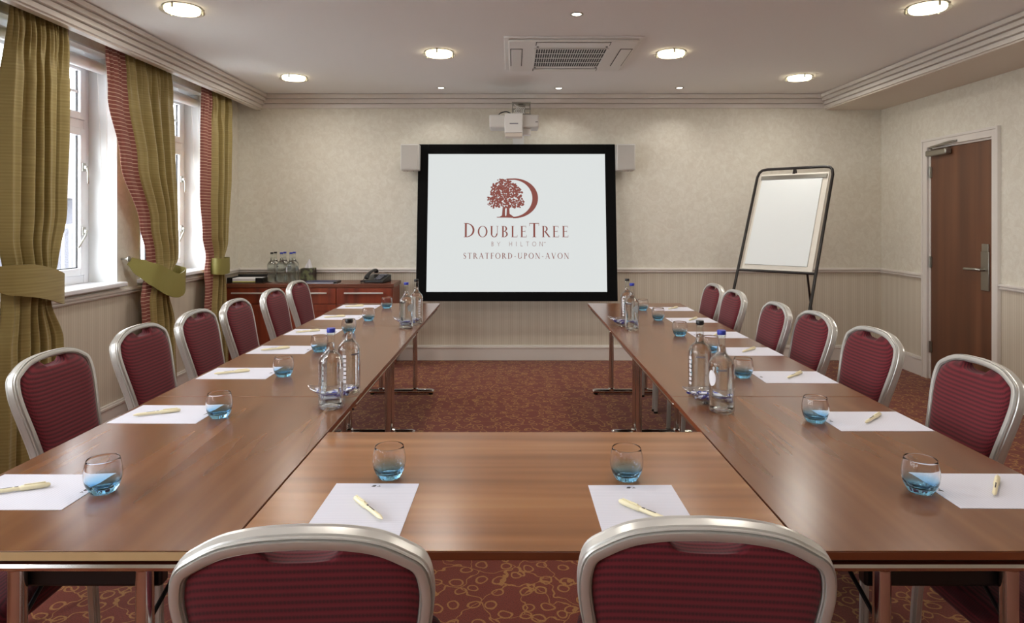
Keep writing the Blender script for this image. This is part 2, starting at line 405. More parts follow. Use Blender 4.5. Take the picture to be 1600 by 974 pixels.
# windows in view, plus unseen ones added for fill light
def window(n, y0, y1, detail):
    XF = XL-.19  # inner face of frame
    root = bpy.data.objects.new('window_%d' % n, None); col.objects.link(root); root['kind'] = 'structure'; root.location = (XL, (y0+y1)/2, WZ0)
    inv = Vector(root.location)
    def bld(b, name, mm, par=root, **k):
        b.v = [tuple(Vector(p)-inv) for p in b.v]; return b.build(name, mm, par, **k)
    b = MB()  # reveal lining
    b.box(XL-WT+.01, XL+.001, y0-.001, y0+.012, WZ0, WZ1); b.box(XL-WT+.01, XL+.001, y1-.012, y1+.001, WZ0, WZ1); b.box(XL-WT+.01, XL+.001, y0, y1, WZ1-.012, WZ1)
    bld(b, 'window_reveal', 'reveal')
    b = MB().box(XL-WT, XL+.055, y0-.03, y1+.03, WZ0-.028, WZ0+.004); bld(b, 'window_sill', 'frame_paint', bevel=.008)
    ya, yb = y0+.012, y1-.012; za, zb = WZ0+.004, WZ1-.012; ym = (ya+yb)/2; zt = 2.03
    b = MB(); t_ = .055; xa, xb = XF-.05, XF
    b.box(xa, xb, ya, ya+t_, za, zb).box(xa, xb, yb-t_, yb, za, zb).box(xa, xb, ya+t_, yb-t_, za, za+t_).box(xa, xb, ya+t_, yb-t_, zb-t_, zb)
    b.box(xa, xb, ym-.03, ym+.03, za+t_, zb-t_).box(xa, xb, ya+t_, yb-t_, zt-.03, zt+.03)
    bld(b, 'window_frame', 'frame_paint', bevel=.004)
    for (a, c) in ((ya+t_, ym-.03), (ym+.03, yb-t_)):
        for (d, e, up) in ((za+t_, zt-.03, 0), (zt+.03, zb-t_, 1)):
            b = MB(); s_ = .048; x0, x1 = XF-.045, XF+.012
            b.box(x0, x1, a, a+s_, d, e).box(x0, x1, c-s_, c, d, e).box(x0, x1, a+s_, c-s_, d, d+s_).box(x0, x1, a+s_, c-s_, e-s_, e)
            if up:
                for k in (1, 2):
                    yy = a+s_+(c-a-2*s_)*k/3; b.box(x0+.01, x1-.02, yy-.009, yy+.009, d+s_, e-s_)
                zz = (d+e)/2; b.box(x0+.01, x1-.02, a+s_, c-s_, zz-.009, zz+.009)
            sash = bld(b, 'window_sash', 'frame_paint', bevel=.004)
            b = MB(); b.box(XF-.025, XF-.021, a+s_-.004, c-s_+.004, d+s_-.004, e-s_+.004)
            b.v = [tuple(Vector(p)-inv) for p in b.v]; b.build('window_pane', 'pane', sash)
            b = MB(); q = .008
            b.box(XF-.02, XF-.012, a+s_, a+s_+q, d+s_, e-s_).box(XF-.02, XF-.012, c-s_-q, c-s_, d+s_, e-s_).box(XF-.02, XF-.012, a+s_, c-s_, d+s_, d+s_+q)
            b.v = [tuple(Vector(p)-inv) for p in b.v]; b.build('window_gasket', 'black', sash)
            if not up and detail:
                hy = c-s_/2
                for hz, tilt in ((1.31, -.25), (1.74, 0.0)):
                    b = MB(); b.box(XF+.012, XF+.02, hy-.016, hy+.016, hz-.028, hz+.028)
                    b.box(XF+.018, XF+.04, hy-.009, hy+.009, hz-.01, hz+.01)
                    b.tube([(XF+.036, hy, hz), (XF+.045, hy+tilt*.1, hz-.03), (XF+.045, hy+tilt*.4, hz-.11)], .007, 8)
                    b.v = [tuple(Vector(p)-inv) for p in b.v]; b.build('window_handle', 'steel', sash, bevel=.002)
    L = bpy.data.lights.new('daylight', 'AREA'); L.shape = 'RECTANGLE'; L.size = (y1-y0)*1.0; L.size_y = (WZ1-WZ0); L.cycles.is_portal = True
    lo = bpy.data.objects.new('daylight', L); col.objects.link(lo); lo.location = (XL-WT-.02, (y0+y1)/2, (WZ0+WZ1)/2)
    lo.rotation_euler = Vector((1, 0, 0)).to_track_quat('-Z', 'Z').to_euler()
    lo.visible_camera = True
    return lo
DAY = []
for i, (a, c) in enumerate(WINS[3:]+WINS[:3]): DAY.append(window(i+1, a, c, i < 2))  # the added unseen windows come last
BL = ['white roller blind rolled up at the head of the nearer window', 'white roller blind rolled up at the head of the farther window']
for i, (y0, y1) in enumerate(WINS[3:]):
    r = thing('roller_blind', BL[i], 'blind', (XL-.085, (y0+y1)/2, 2.415), group='roller blinds over the windows')
    L = (y1-y0)/2-.03
    MB().lathe([(.001, -L), (.030, -L), (.038, -L+.004), (.038, L-.004), (.030, L), (.001, L)], 24, mx=Matrix.Rotation(PI/2, 4, 'X')).build('blind_roll', 'frame_paint', r)
    MB().box(-.02, .02, L, L+.012, -.03, .065).build('bracket', 'white_plastic', r); MB().box(-.02, .02, -L-.012, -L, -.03, .065).build('bracket', 'white_plastic', r)
    b = MB(); zb_ = -1.36
    b.tube([(.035, L-.012, 0), (.035, L-.012, zb_), (.035, L-.005, zb_-.015), (.02, L+.0, zb_), (-.03, L-.012, 0)], .0022, 6)
    for k in range(60):
        z_ = -.02-k*.0222; b.lathe([(.0001, -.003), (.0035, 0), (.0001, .003)], 6, (.035, L-.012, z_), cap=False)
    b.build('pull_chain', 'white_plastic', r)

# outside: neighbouring house and railings
M['roof_tile'] = mat('roof_tiles', (62, 58, 58), .8); t = NT(M['roof_tile']); x = t.xyz(t.obj())
bn = t.n('ShaderNodeTexBrick'); bn.inputs['Scale'].default_value = 4; bn.inputs['Color1'].default_value = lin((72, 66, 68)); bn.inputs['Color2'].default_value = lin((84, 78, 80)); bn.inputs['Mortar'].default_value = lin((36, 34, 36))
mp = t.n('ShaderNodeCombineXYZ'); t.l(x[1], mp.inputs[0]); t.l(x[2], mp.inputs[1]); t.l(mp.outputs[0], bn.inputs['Vector']); t.l(bn.outputs['Color'], t.b.inputs['Base Color'])
M['render_wall'] = mat('brown_brick', (58, 58, 66), .8); M['dark_glass'] = mat('dark_window', (30, 34, 42), .1)
h = thing('neighbour_house', 'grey neighbouring house with tiled roof seen through the nearer window', 'house', (-11, 15, 0))
MB().box(-3, 0, -9, 9, -3, 1.9).build('house_wall', 'render_wall', h)
MB().prism([(-3.4, 1.9), (.5, 1.9), (-1.4, 3.9)], -9.3, 9.3, Matrix(((1, 0, 0, 0), (0, 0, 1, 0), (0, 1, 0, 0), (0, 0, 0, 1)))).build('roof', 'roof_tile', h, fixn=True)
for k in range(5):
    f = MB().box(0, .06, -7.6+k*3.4, -6.2+k*3.4, .2, 1.5).build('house_window', 'frame_paint', h); MB().box(.06, .08, -7.5+k*3.4, -6.3+k*3.4, .3, 1.4).build('house_pane', 'dark_glass', f)
f = thing('railing', 'pale metal railing outside below the nearer window view', 'railing', (-7, 9.5, -1))
b = MB(); b.box(-.03, .03, -5, 5, 2.26, 2.32).build('top_rail', 'frame_paint', f); MB().box(-.03, .03, -5, 5, 1.2, 1.25).build('bottom_rail', 'frame_paint', f)
b = MB()
for k in range(60): b.box(-.012, .012, -5+k*.168-.012, -5+k*.168+.012, 0, 2.27)
b.build('balusters', 'frame_paint', f)
M['paving'] = mat('paving', (190, 190, 186), .9)
struct(MB().box(-30, -3.1, -20, 45, -3.1, -1.0).build('ground', 'paving'))

# door
d = bpy.data.objects.new('door_1', None); col.objects.link(d); d['kind'] = 'structure'; d.location = (XR, (DY0+DY1)/2, 0)
hw = (DY1-DY0)/2
b = MB(); cw = .065
for s in (-1, 1):
    ya, yb = sorted((s*(hw-.004), s*(hw+cw))); b.box(-.022, .0, ya, yb, 0, DZ+cw); ya, yb = sorted((s*(hw+cw-.016), s*(hw+cw+.002))); b.box(-.03, 0, ya, yb, 0, DZ+cw+.004)
b.box(-.022, 0, -hw, hw, DZ-.004, DZ+cw); b.box(-.0295, 0, -hw-cw-.001, hw+cw+.001, DZ+cw-.016, DZ+cw+.006)
b.box(0, .15, -hw-.001, -hw+.02, 0, DZ).box(0, .15, hw-.02, hw+.001, 0, DZ).box(0, .15, -hw, hw, DZ-.02, DZ+.001)
b.build('door_casing', 'paint', d, bevel=.003)
lf = MB().box(.004, .048, -hw+.023, hw-.023, .006, DZ-.023).build('door_leaf', 'door', d, bevel=.002)
hy = -hw+.095
b = MB().box(-.008, .004, hy-.042, hy+.042, .84, 1.14); b.box(-.006, .004, hy-.036, hy+.036, 1.14, 1.20); b.build('lock_plate', 'steel', d, bevel=.002)
b = MB(); b.tube([(-.004, hy+.01, 1.0), (-.045, hy+.01, 1.0), (-.055, hy+.025, 1.0), (-.055, hy+.16, .998)], .0125, 10); b.build('door_handle', 'steel', d)
for hz in (.28, 1.02, 1.80):
    b = MB().lathe([(.007, -.05), (.007, .05)], 10, (-.006, hw-.02, hz)); b.box(-.004, .006, hw-.04, hw-.004, hz-.045, hz+.045); b.build('hinge', 'steel', d)
cl = MB().box(-.055, .0, hw-.30, hw-.03, DZ-.085, DZ-.035).build('door_closer', 'steel', d, bevel=.01)
b = MB().tube([(-.04, hw-.10, DZ-.03), (-.05, hw-.10, DZ-.012), (-.05, hw-.34, DZ+.01), (-.025, hw-.40, DZ+.012)], .009, 8); b.build('closer_arm', 'steel', cl)
MB().box(XR+.05, XR+.16, DY0-.1, DY1+.1, -.001, DZ+.1).build('door_2', 'door')['kind'] = 'structure'

# ---------------------------------------------------------------- tables
TZ = .715
def table(label, x0, x1, y0, y1, grain, glare_edge=False):
    cx, cy = (x0+x1)/2, (y0+y1)/2; hx, hy_ = (x1-x0)/2-.002, (y1-y0)/2-.002
    r = thing('folding_table', label, 'table', (cx, cy, 0), group='wood-topped folding tables in a U shape')
    MB().box(-hx, hx, -hy_, hy_, TZ-.002, TZ).build('tabletop', 'table_'+grain, r, bevel=.0008)
    b = MB(); e = .0005; b.box(-hx+e, hx-e, -hy_+e, hy_-e, TZ-.020, TZ-.002); b.build('edge_band', 'edge', r, bevel=.002)
    if glare_edge: MB().box(-hx+.001, hx-.001, -hy_-.0008, -hy_+.003, TZ-.0195, TZ-.0025).build('edge_glare_strip', 'edge_glare', r)  # strip coloured to stand in for light reflected off the front edge
    b = MB(); i = .028 if grain == 'y' else .16
    b.box(-hx+i-.01, hx-i+.01, -hy_+i, hy_-i, TZ-.034, TZ-.020)
    b.build('underboard', 'black', r)
    b = MB(); tz = TZ-.044; rr = .011
    P = [(-hx+i, -hy_+i), (hx-i, -hy_+i), (hx-i, hy_-i), (-hx+i, hy_-i)]
    path = []
    for k in range(4):
        a_ = Vector(P[k]); n_ = Vector(P[(k+1) % 4]); p_ = Vector(P[k-1])
        path += [(a_+(p_-a_).normalized()*.02).to_3d()+Vector((0, 0, tz)), (a_+(n_-a_).normalized()*.02).to_3d()+Vector((0, 0, tz))]
    b.tube(path, rr, 10, closed=True); b.build('frame_rail', 'chrome', r)
    # folding leg pairs near both ends of the long axis
    def legpair(sgn):
        if grain == 'y':
            off = .055 if cx < 0 else -.055
            P2 = lambda a, bb, z: (off+a, sgn*(hy_-.062)+bb, z)
            q0, q1 = (-.225, .28) if cx < 0 else (-.28, .225)
        else:
            P2 = lambda a, bb, z: (sgn*(hx-.05)+bb, a+.07, z); q0, q1 = -.20, .22
        f = MB().tube([P2(q0, 0, .021), P2(q0+.01, 0, .025), P2(q1-.01, 0, .025), P2(q1, 0, .021)], .0185, 12).build('foot_bar', 'chrome', r)
        for e_ in (q0+.02, q1-.02): MB().lathe([(.016, 0), (.018, .008)], 12, P2(e_, 0, 0)).build('foot_pad', 'black', f)
        for s in (-1, 1):
            MB().tube([P2(s*.135, 0, .03), P2(s*.135, 0, TZ-.05)], .0185, 14).build('leg', 'chrome', r)
            MB().lathe([(.024, 0), (.026, .012), (.02, .018)], 14, P2(s*.135, 0, .034)).build('leg_collar', 'chrome', r)
            MB().lathe([(.0205, 0), (.023, .004), (.023, .010), (.019, .013)], 14, P2(s*.135, 0, TZ-.066)).build('leg_collar', 'chrome', r)
        b = MB()
        if grain == 'y':
            ya = sgn*(hy_-.062)-sgn*.03; b.box(off-.19, off+.19, min(ya, ya-sgn*.05), max(ya, ya-sgn*.05), TZ-.085, TZ-.033)
            b.box(off-.16, off+.16, min(ya+sgn*.012, ya-sgn*.02), max(ya+sgn*.012, ya-sgn*.02), TZ-.118, TZ-.055)
        else:
            xa = sgn*(hx-.05)-sgn*.03; b.box(min(xa, xa-sgn*.05), max(xa, xa-sgn*.05), -.2, .2, TZ-.095, TZ-.033)
        b.build('folding_bracket', 'black', r, bevel=.006)
        for s in (-1, 1):
            MB().tube([P2(s*.19, -sgn*.03, TZ-.06), P2(s*.17, -sgn*.30, TZ-.045)], .006, 8).build('leg_strut', 'chrome', r)
            MB().tube([P2(s*.135, 0, .52), P2(s*.16, -sgn*.26, TZ-.05)], .005, 8).build('leg_strut', 'black', r)
    legpair(1); legpair(-1)
    return r
XI, XO = .587, 1.353
YS = [1.328, 2.493, 4.145, 5.29]
nm = ['nearest the camera, three of four corners beside the head table', 'middle one of its row, longest tabletop', 'farthest, nearest the projection screen']
for k in range(3):
    table('brown wood-topped folding table in the left row, '+['nearest the camera with painted glare on its front edge', 'long middle one', 'farthest, by the sideboard'][k], -XO, -XI, YS[k], YS[k+1], 'y', k == 0)
    table('brown wood-topped folding table in the right row, '+['nearest the camera', 'long middle one', 'farthest, by the back wall'][k], .597, 1.343, YS[k], YS[k+1], 'y')
table('golden brown folding table across the front joining both rows', -XI+.001, .596, 1.328, 2.078, 'x')

# ---------------------------------------------------------------- chairs
def make_chair(label):
    r = thing('banquet_chair', label, 'chair', group='maroon banquet chairs around the tables')
    half = [(0, .905), (.075, .902), (.130, .892), (.172, .872), (.198, .838), (.207, .795), (.203, .745), (.193, .69), (.182, .63), (.174, .57), (.171, .50), (.173, .44), (.180, .30), (.195, .0)]
    def yb(z):   # backward lean of the back plane
        return -.205-.245*max(0, z-.46)-.0*z if z > .44 else -.205-(.44-z)*.18
    ins = .013
    H = spline([(x-(ins if x > 0 else 0), z-(ins if z > .85 else 0), 0) for x, z in half], 5)
    pts = [Vector((-p.x, yb(p.y), p.y)) for p in reversed(H)][:-1]+[Vector((p.x, yb(p.y), p.y)) for p in H]
    pts[0].z = 0; pts[-1].z = 0
    # fluted profile: a in-plane (13 mm half), b depth (21 mm half)
    A, B = .0125, .0215; prof = []
    for k in range(32):
        a_ = 2*PI*k/32; ca, sa = math.cos(a_), math.sin(a_)
        ex = .62; px = math.copysign(abs(ca)**ex, ca)*A; py = math.copysign(abs(sa)**ex, sa)*B
        fl = 1-.20*(1 if k % 16 in (5, 11) else 0)-.17*(1 if k % 16 in (2, 14) else 0)
        prof.append((px*fl, py*fl))
    nr = [Vector((0, -1, -.245)).normalized() if p.z > .5 else Vector((0, -1, .0)).lerp(Vector((0, -1, -.245)), max(0, (p.z-.4)/.1)).normalized() for p in pts]
    MB().sweep(pts, prof, nr).build('back_frame', 'alu', r, angle=32)
    # cushion outline
    top = [(x, z) for x, z in [(0, .852), (.030, .854), (.052, .862), (.067, .8785), (.082, .8785), (.115, .871), (.148, .857), (.172, .831), (.1815, .795), (.178, .745), (.168, .69), (.157, .63), (.149, .57), (.146, .50), (.146, .455), (.07, .452), (0, .452)]]
    top = [(x, z) for x, z in top]
    T = spline([(x, z, 0) for x, z in top], 3)
    top2 = [(0, .880), (.03, .8797)]+top[4:]
    T2 = spline([(x, z, 0) for x, z in top2], 6)
    outl = [(p.x, p.y) for p in T]+[(-p.x, p.y) for p in reversed(T[1:-1])]
    ring2 = [(p.x, p.y) for p in T2]+[(-p.x, p.y) for p in reversed(T2[1:-1])]
    cz = .68; n = len(outl); b = MB(); K = 12; ang2 = [math.atan2(x, z-cz) for x, z in ring2]
    def smooth(x, z):   # point of the undipped outline in the same direction
        a_ = math.atan2(x, z-cz); k = min(range(len(ring2)), key=lambda q: abs((ang2[q]-a_+PI) % (2*PI)-PI)); rr = math.hypot(ring2[k][0], ring2[k][1]-cz); return rr*math.sin(a_), cz+rr*math.cos(a_)
    sm = [smooth(x, z) for x, z in outl]
    for side, th, ed in ((1, .034, .015), (-1, .022, .013)):
        vs = []; fs = []
        for k in range(K+1):
            g = k/K; g = g**.7; h_ = ed+(th-ed)*max(0, 1-g**6)**.5; m2 = max(0, (g-.80)/.20); m2 = m2*m2
            for (x, z), (x2, z2) in zip(outl, sm):
                xx = x2+(x-x2)*m2; zz = z2+(z-z2)*m2
                vs.append((xx*g, yb(cz+(zz-cz)*g)+side*h_, cz+(zz-cz)*g))
        vs += [(x, yb(z), z) for x, z in outl]
        for k in range(K+1):
            for i in range(n):
                j = (i+1) % n; q = (k*n+i, k*n+j, (k+1)*n+j, (k+1)*n+i); fs.append(q if side > 0 else q[::-1])
        b.add(vs, fs)
    b.build('backrest', 'maroon', r, angle=60)
    # seat
    def sx(u): return u
    vs = []; fs = []; b = MB(); N = 44; rings = [(0, .487), (.5, .487), (.8, .484), (.93, .477), (1.0, .46), (1.0, .435), (.96, .425), (0, .425)]
    for g, z in rings:
        for i in range(N):
            a_ = 2*PI*i/N; ca, sa = math.cos(a_), math.sin(a_)
            x = math.copysign(abs(ca)**.42, ca)*(.205-.02*(1-sa)/2); y = math.copysign(abs(sa)**.42, sa)*.205
            vs.append((x*g, y*g+.015, z))
    for k in range(len(rings)-1):
        for i in range(N): j = (i+1) % N; fs.append((k*N+i, k*N+j, (k+1)*N+j, (k+1)*N+i))
    b.add(vs, fs).build('seat', 'maroon', r, angle=60, fixn=True)
    MB().box(-.17, .17, -.19, .19, .412, .426).build('seat_frame', 'black', r)
    for s in (-1, 1):
        pp = spline([(s*.172, -.20, .43), (s*.178, 0, .425), (s*.18, .15, .42), (s*.182, .185, .40), (s*.186, .195, .3), (s*.192, .205, 0)], 4)
        MB().sweep(pp, [(q[0]*.85, q[1]*.6) for q in prof], Vector((0, 1, .3))).build('front_leg', 'alu', r, angle=50)
        for yy, xx in ((.205, .192), (-.282, .181)): MB().lathe([(.015, 0), (.016, .014)], 12, (s*xx, yy, 0)).build('foot_cap', 'black', r)
    return r
LC = [(-1.70, 1.68, 2), (-1.71, 2.416, 0), (-1.726, 3.02, -1), (-1.71, 3.52, 0), (-1.70, 4.0, 1), (-1.693, 4.60, 0), (-1.725, 5.22, -2)]
RC = [(1.61, 1.62, 0), (1.63, 2.29, 0), (1.616, 2.93, 2), (1.60, 3.45, 0), (1.55, 3.84, -2), (1.535, 4.52, 0), (1.53, 4.97, 1)]
ordn = ['nearest the camera and mostly cut off', 'second from the camera', 'third from the camera', 'fourth from the camera', 'third from the back wall', 'second from the back wall', 'nearest the back wall']
chair0 = None
def place(label, tx, ty, rz):
    """tx,ty = position of the top of the backrest"""
    global chair0
    off = Matrix.Rotation(rz, 3, 'Z') @ Vector((0, -.309, 0))
    loc = (tx-off.x, ty-off.y, 0)
    if chair0 is None:
        chair0 = make_chair(label); chair0.location = loc; chair0.rotation_euler = (0, 0, rz)
    else: dup(chair0, label, loc, rz)
for i, (x, y, a) in enumerate(LC): place('maroon chair with aluminium frame on the window side, '+ordn[i], x, y, -PI/2+R(a))
for i, (x, y, a) in enumerate(RC): place('maroon chair with aluminium frame on the door side, '+ordn[i], x, y, PI/2+R(a))
place('maroon chair seen from behind in the foreground, left one of the pair', -.331, 1.025, R(3))
place('maroon chair seen from behind in the foreground, right one of the pair', .310, 1.053, R(-4))

# ---------------------------------------------------------------- paper, pens, glasses
def make_sheet(label, g):
    r = thing('notepaper_sheet', label, 'paper', group=g)
    MB().box(-.105, .105, -.148, .148, 0, .0012).build('paper', 'sheet_paper', r)
    b = MB()
    b.prism([(-.012, .128), (-.004, .127), (0, .132), (-.002, .137), (-.008, .136)], .0012, .0015)
    b.box(.002, .011, .128, .1295, .0012, .0015).box(.006, .009, .131, .134, .0012, .0015); b.build('printed_mark', 'dark_print', r)
    return r
def make_pen(label, g):
    r = thing('ballpoint_pen', label, 'pen', group=g)
    RX = Matrix.Rotation(-PI/2, 4, 'X')   # z -> y
    MB().lathe([(.0012, -.072), (.0025, -.069), (.005, -.058), (.0052, .012)], 14, (0, 0, .0068), RX).build('barrel', 'pen', r)
    c = MB().lathe([(.0052, .010), (.0066, .012), (.0066, .055), (.0055, .068), (.003, .072)], 14, (0, 0, .0068), RX).build('pen_cap', 'pen', r)
    MB().box(-.0015, .0015, .018, .062, .0135, .0155).build('clip', 'pen', c)
    b = MB().box(-.0018, .0018, -.002, .006, .0119, .0123); b.box(-.0012, .0012, -.032, -.006, .0119, .0122); b.build('print', 'dark_print', r)
    return r
def make_glass(label, g):
    r = thing('tumbler', label, 'glass', group=g)
    out = spline([(.0265, .0, 0), (.0295, .004, 0), (.0365, .016, 0), (.0415, .032, 0), (.0428, .046, 0), (.0412, .062, 0), (.0370, .081, 0)], 4)
    inn = spline([(.0358, .081, 0), (.0397, .062, 0), (.0410, .046, 0), (.0390, .030, 0), (.031, .018, 0), (.018, .0125, 0), (.0005, .011, 0)], 4)
    prof = [(.0005, .002), (.020, .0015)]+[(p.x, p.y) for p in out]+[(.0364, .0818)]+[(p.x, p.y) for p in inn]
    def facet(p):
        a = math.atan2(p.y, p.x); k = max(0, 1-p.z/.024); rr = math.hypot(p.x, p.y)
        if rr > .02 and k > 0: s = 1-.045*k*(.5+.5*math.cos(a*14)); return Vector((p.x*s, p.y*s, p.z))
        return p
    MB().lathe(prof, 84, f=facet, cap=False).build('glass_bowl', 'tumbler', r, angle=60)
    return r
LS = [1.622, 2.266, 2.87, 3.39, 3.925, 4.515, 5.07]
RS = [1.628, 2.188, 2.80, 3.346, 3.83, 4.39, 4.94]
LG = [(-1.012, 1.622), (-1.0, 2.235), (-.986, 2.82), (-.988, 3.35), (-.975, 3.9), (-.965, 4.38), (-.962, 5.0)]
RG = [(1.005, 1.622), (1.004, 2.185), (.978, 2.80), (1.0, 3.33), (.963, 3.80), (.97, 4.40), (.96, 4.88)]
on7 = ['nearest the camera', 'second from the camera', 'third from the camera', 'fourth from the camera', 'fifth from the camera', 'second from the far end', 'at the far end']
sh0 = pn0 = gl0 = None
def put(kind, label, x, y, rz, z=TZ, g=None):
    global sh0, pn0, gl0
    src = {'s': sh0, 'p': pn0, 'g': gl0}[kind]
    if src is None:
        o = {'s': make_sheet, 'p': make_pen, 'g': make_glass}[kind](label, g)
        if kind == 's': sh0 = o
        elif kind == 'p': pn0 = o
        else: gl0 = o
        o.location = (x, y, z); o.rotation_euler = (0, 0, rz)
    else: dup(src, label, (x, y, z), rz, g)
for i in range(7):
    put('s', 'white notepaper sheet on the left row of tables, '+on7[i], -1.19, LS[i], -PI/2+R(random.uniform(-1, 1)), g='notepaper sheets')
    put('s', 'white notepaper sheet on the right row of tables, '+on7[i], 1.188, RS[i], PI/2+R(random.uniform(-1, 1)), g='notepaper sheets')
    put('p', 'cream pen on the left row notepaper, '+on7[i], -1.225, LS[i]-.005, R(-62+random.uniform(-4, 4)) if i else R(-66), TZ+.0012, 'cream pens')
    put('p', 'cream pen on the right row notepaper, '+on7[i], 1.203, RS[i]+.01, R(-41+random.uniform(-6, 6)), TZ+.0012, 'cream pens')
    put('g', 'blue-based tumbler on the left row of tables, '+on7[i], LG[i][0], LG[i][1], 0, g='blue-based tumblers')
    put('g', 'blue-based tumbler on the right row of tables, '+on7[i], RG[i][0], RG[i][1], 0, g='blue-based tumblers')
put('s', 'ruled notepaper sheet on the front table, left one', -.345, 1.520, R(-.5), g='notepaper sheets')
put('s', 'ruled notepaper sheet on the front table, right one', .295, 1.510, R(.5), g='notepaper sheets')
put('p', 'cream pen lying on the left notepaper of the front table', -.334, 1.512, R(38), TZ+.0012, 'cream pens')
put('p', 'cream pen lying on the right notepaper of the front table', .298, 1.497, R(42), TZ+.0012, 'cream pens')
put('g', 'blue-based tumbler on the front table, left one', -.323, 1.712, 0, g='blue-based tumblers')
put('g', 'blue-based tumbler on the front table, right one', .293, 1.700, 0, g='blue-based tumblers')

# ---------------------------------------------------------------- bottles
def make_bottle(label, g, cap):
    r = thing('water_bottle', label, 'bottle', group=g)
    out = [(.036, 0, 0), (.0405, .003, 0), (.043, .010, 0), (.043, .06, 0), (.043, .160, 0), (.0405, .177, 0), (.032, .191, 0), (.0205, .203, 0), (.0160, .213, 0), (.0142, .235, 0), (.0132, .271, 0)]
    P = [(p.x, p.y) for p in spline(out, 3)]
    MB().lathe([(.0005, .004), (.02, .003)]+P, 40, cap=False).build('bottle_glass', 'bottle', r, angle=50)
    inn = [(.0005, .010), (.03, .010), (.0385, .014), (.0400, .022), (.0405, .159), (.038, .175), (.030, .189), (.0185, .201), (.0142, .211), (.0125, .232), (.0005, .236)]
    MB().lathe(inn, 40, cap=False).build('water', 'water', r, angle=50, fixn=True)
    MB().lathe([(.0135, .262), (.0155, .264), (.0155, .268), (.0135, .270)], 24).build('neck_ring', 'bottle', r)
    b = MB(); seg = 48; vs = []
    b.lathe([(.0142, .2705), (.0146, .2715), (.0146, .284), (.0138, .2855), (.0005, .2855)], 48, f=lambda p: Vector((p.x*(1+.02*math.cos(24*math.atan2(p.y, p.x))), p.y*(1+.02*math.cos(24*math.atan2(p.y, p.x))), p.z)) if math.hypot(p.x, p.y) > .01 else p)
    b.build('bottle_cap', cap, r, angle=60)
    return r
def patch(r, z0, z1, a0, a1, mm, oval=False, rad=.0436):
    b = MB(); n = 10; m_ = 12
    def fn(u, v):
        z = z0+(z1-z0)*v; w_ = math.sqrt(max(.02, 1-(2*v-1)**2)) if oval else 1
        a = (a0+a1)/2+(a1-a0)*(u-.5)*w_; return (rad*math.cos(a), rad*math.sin(a), z)
    return b.grid(fn, n, m_).build('printed_label', mm, r)
btl = {}
def bottle(label, x, y, cap, z=TZ, rz=0, g='water bottles on the tables'):
    if cap not in btl:
        o = make_bottle(label, g, cap); btl[cap] = o
        if cap == 'cap_blue':
            patch(o, .095, .150, R(190), R(235), 'paper', True)
        else:
            for k in range(7): patch(o, .045+k*.016, .045+k*.016+.011, R(196), R(214), 'paper')
        patch(o, .150, .156, R(240), R(285), 'grey_print')
        o.location = (x, y, z); o.rotation_euler = (0, 0, rz)
    else: o = dup(btl[cap], label, (x, y, z), rz, g)
    return o
bottle('clear water bottle with blue cap on the left row, in front of the near pair', -.649, 2.340, 'cap_blue', rz=R(134))
bottle('clear water bottle with black cap on the left row, behind in the near pair', -.640, 2.560, 'cap_black', rz=R(56))
bottle('clear water bottle with blue cap on the right row, in front of the near pair', .727, 2.295, 'cap_blue', rz=R(-8))
bottle('clear water bottle with black cap on the right row, behind in the near pair', .714, 2.515, 'cap_black', rz=R(-5))
bottle('clear water bottle with blue cap on the left row, in front of the far pair', -.661, 4.060, 'cap_blue', rz=R(220))
bottle('clear water bottle with black cap on the left row, behind in the far pair', -.630, 4.270, 'cap_black', rz=R(100))
bottle('clear water bottle with blue cap on the right row, in front of the far pair', .722, 4.000, 'cap_blue', rz=R(200))
bottle('clear water bottle with black cap on the right row, behind in the far pair', .747, 4.310, 'cap_black', rz=R(20))

# glass sweet dishes with wrapped sweets
def bowlz(x, y, L=.092, W=.056):
    q = (x/L)**2+(y/W)**2; return .006+.040*q**1.0+.020*max(0, abs(x)/L-.35)**1.5
def make_dish(label):
    r = thing('glass_dish', label, 'dish', group='boat-shaped glass dishes')
    b = MB(); N = 48; K = 10; vs = []; fs = []; L, W = .092, .056
    for k in range(K+1):
        g = k/K
        for i in range(N):
            a = 2*PI*i/N; ca, sa = math.cos(a), math.sin(a)
            x = L*g*ca; y = W*g*sa*(1-.35*abs(ca)**3); vs.append((x, y, bowlz(x, y) if k else .006))
    for k in range(K):
        for i in range(N): j = (i+1) % N; fs.append((k*N+i, k*N+j, (k+1)*N+j, (k+1)*N+i))
    b.add(vs, fs); o = b.build('dish', 'bowl', r, angle=60, solid=.003)
    b = MB(); b.tube([(v[0]*1.005, v[1]*1.005, v[2]) for v in vs[-N:]], .0022, 8, closed=True); b.build('rim', 'bowl', r)
    MB().lathe([(.018, 0), (.022, .001), (.020, .005)], 24).build('foot', 'bowl', r)
    return r
sweet0 = None
def sweet(label, g, loc, rot):
    global sweet0
    if sweet0 is None:
        b = MB(); prof = [(.0095, -.021), (.0075, -.018), (.002, -.0125), (.0055, -.010), (.0085, -.005), (.0092, 0), (.0085, .005), (.0055, .010), (.002, .0125), (.0075, .018), (.0095, .021)]
        prof = [(p_*1.3, q_*1.2) for p_, q_ in prof]
        b.lathe(prof, 14, cap=False, f=lambda p: Vector((p.x*(1+.12*math.cos(5*math.atan2(p.y, p.x))), p.y*(.75 if abs(p.z) < .0165 else .35), p.z)))
        sweet0 = b.build('wrapped_sweet', 'sweet', angle=50); o = sweet0
        tag(o, label, 'sweet', g)
    else: o = sweet0.copy(); col.objects.link(o); o['label'] = label; o['group'] = g
    o.location = loc; o.rotation_euler = rot
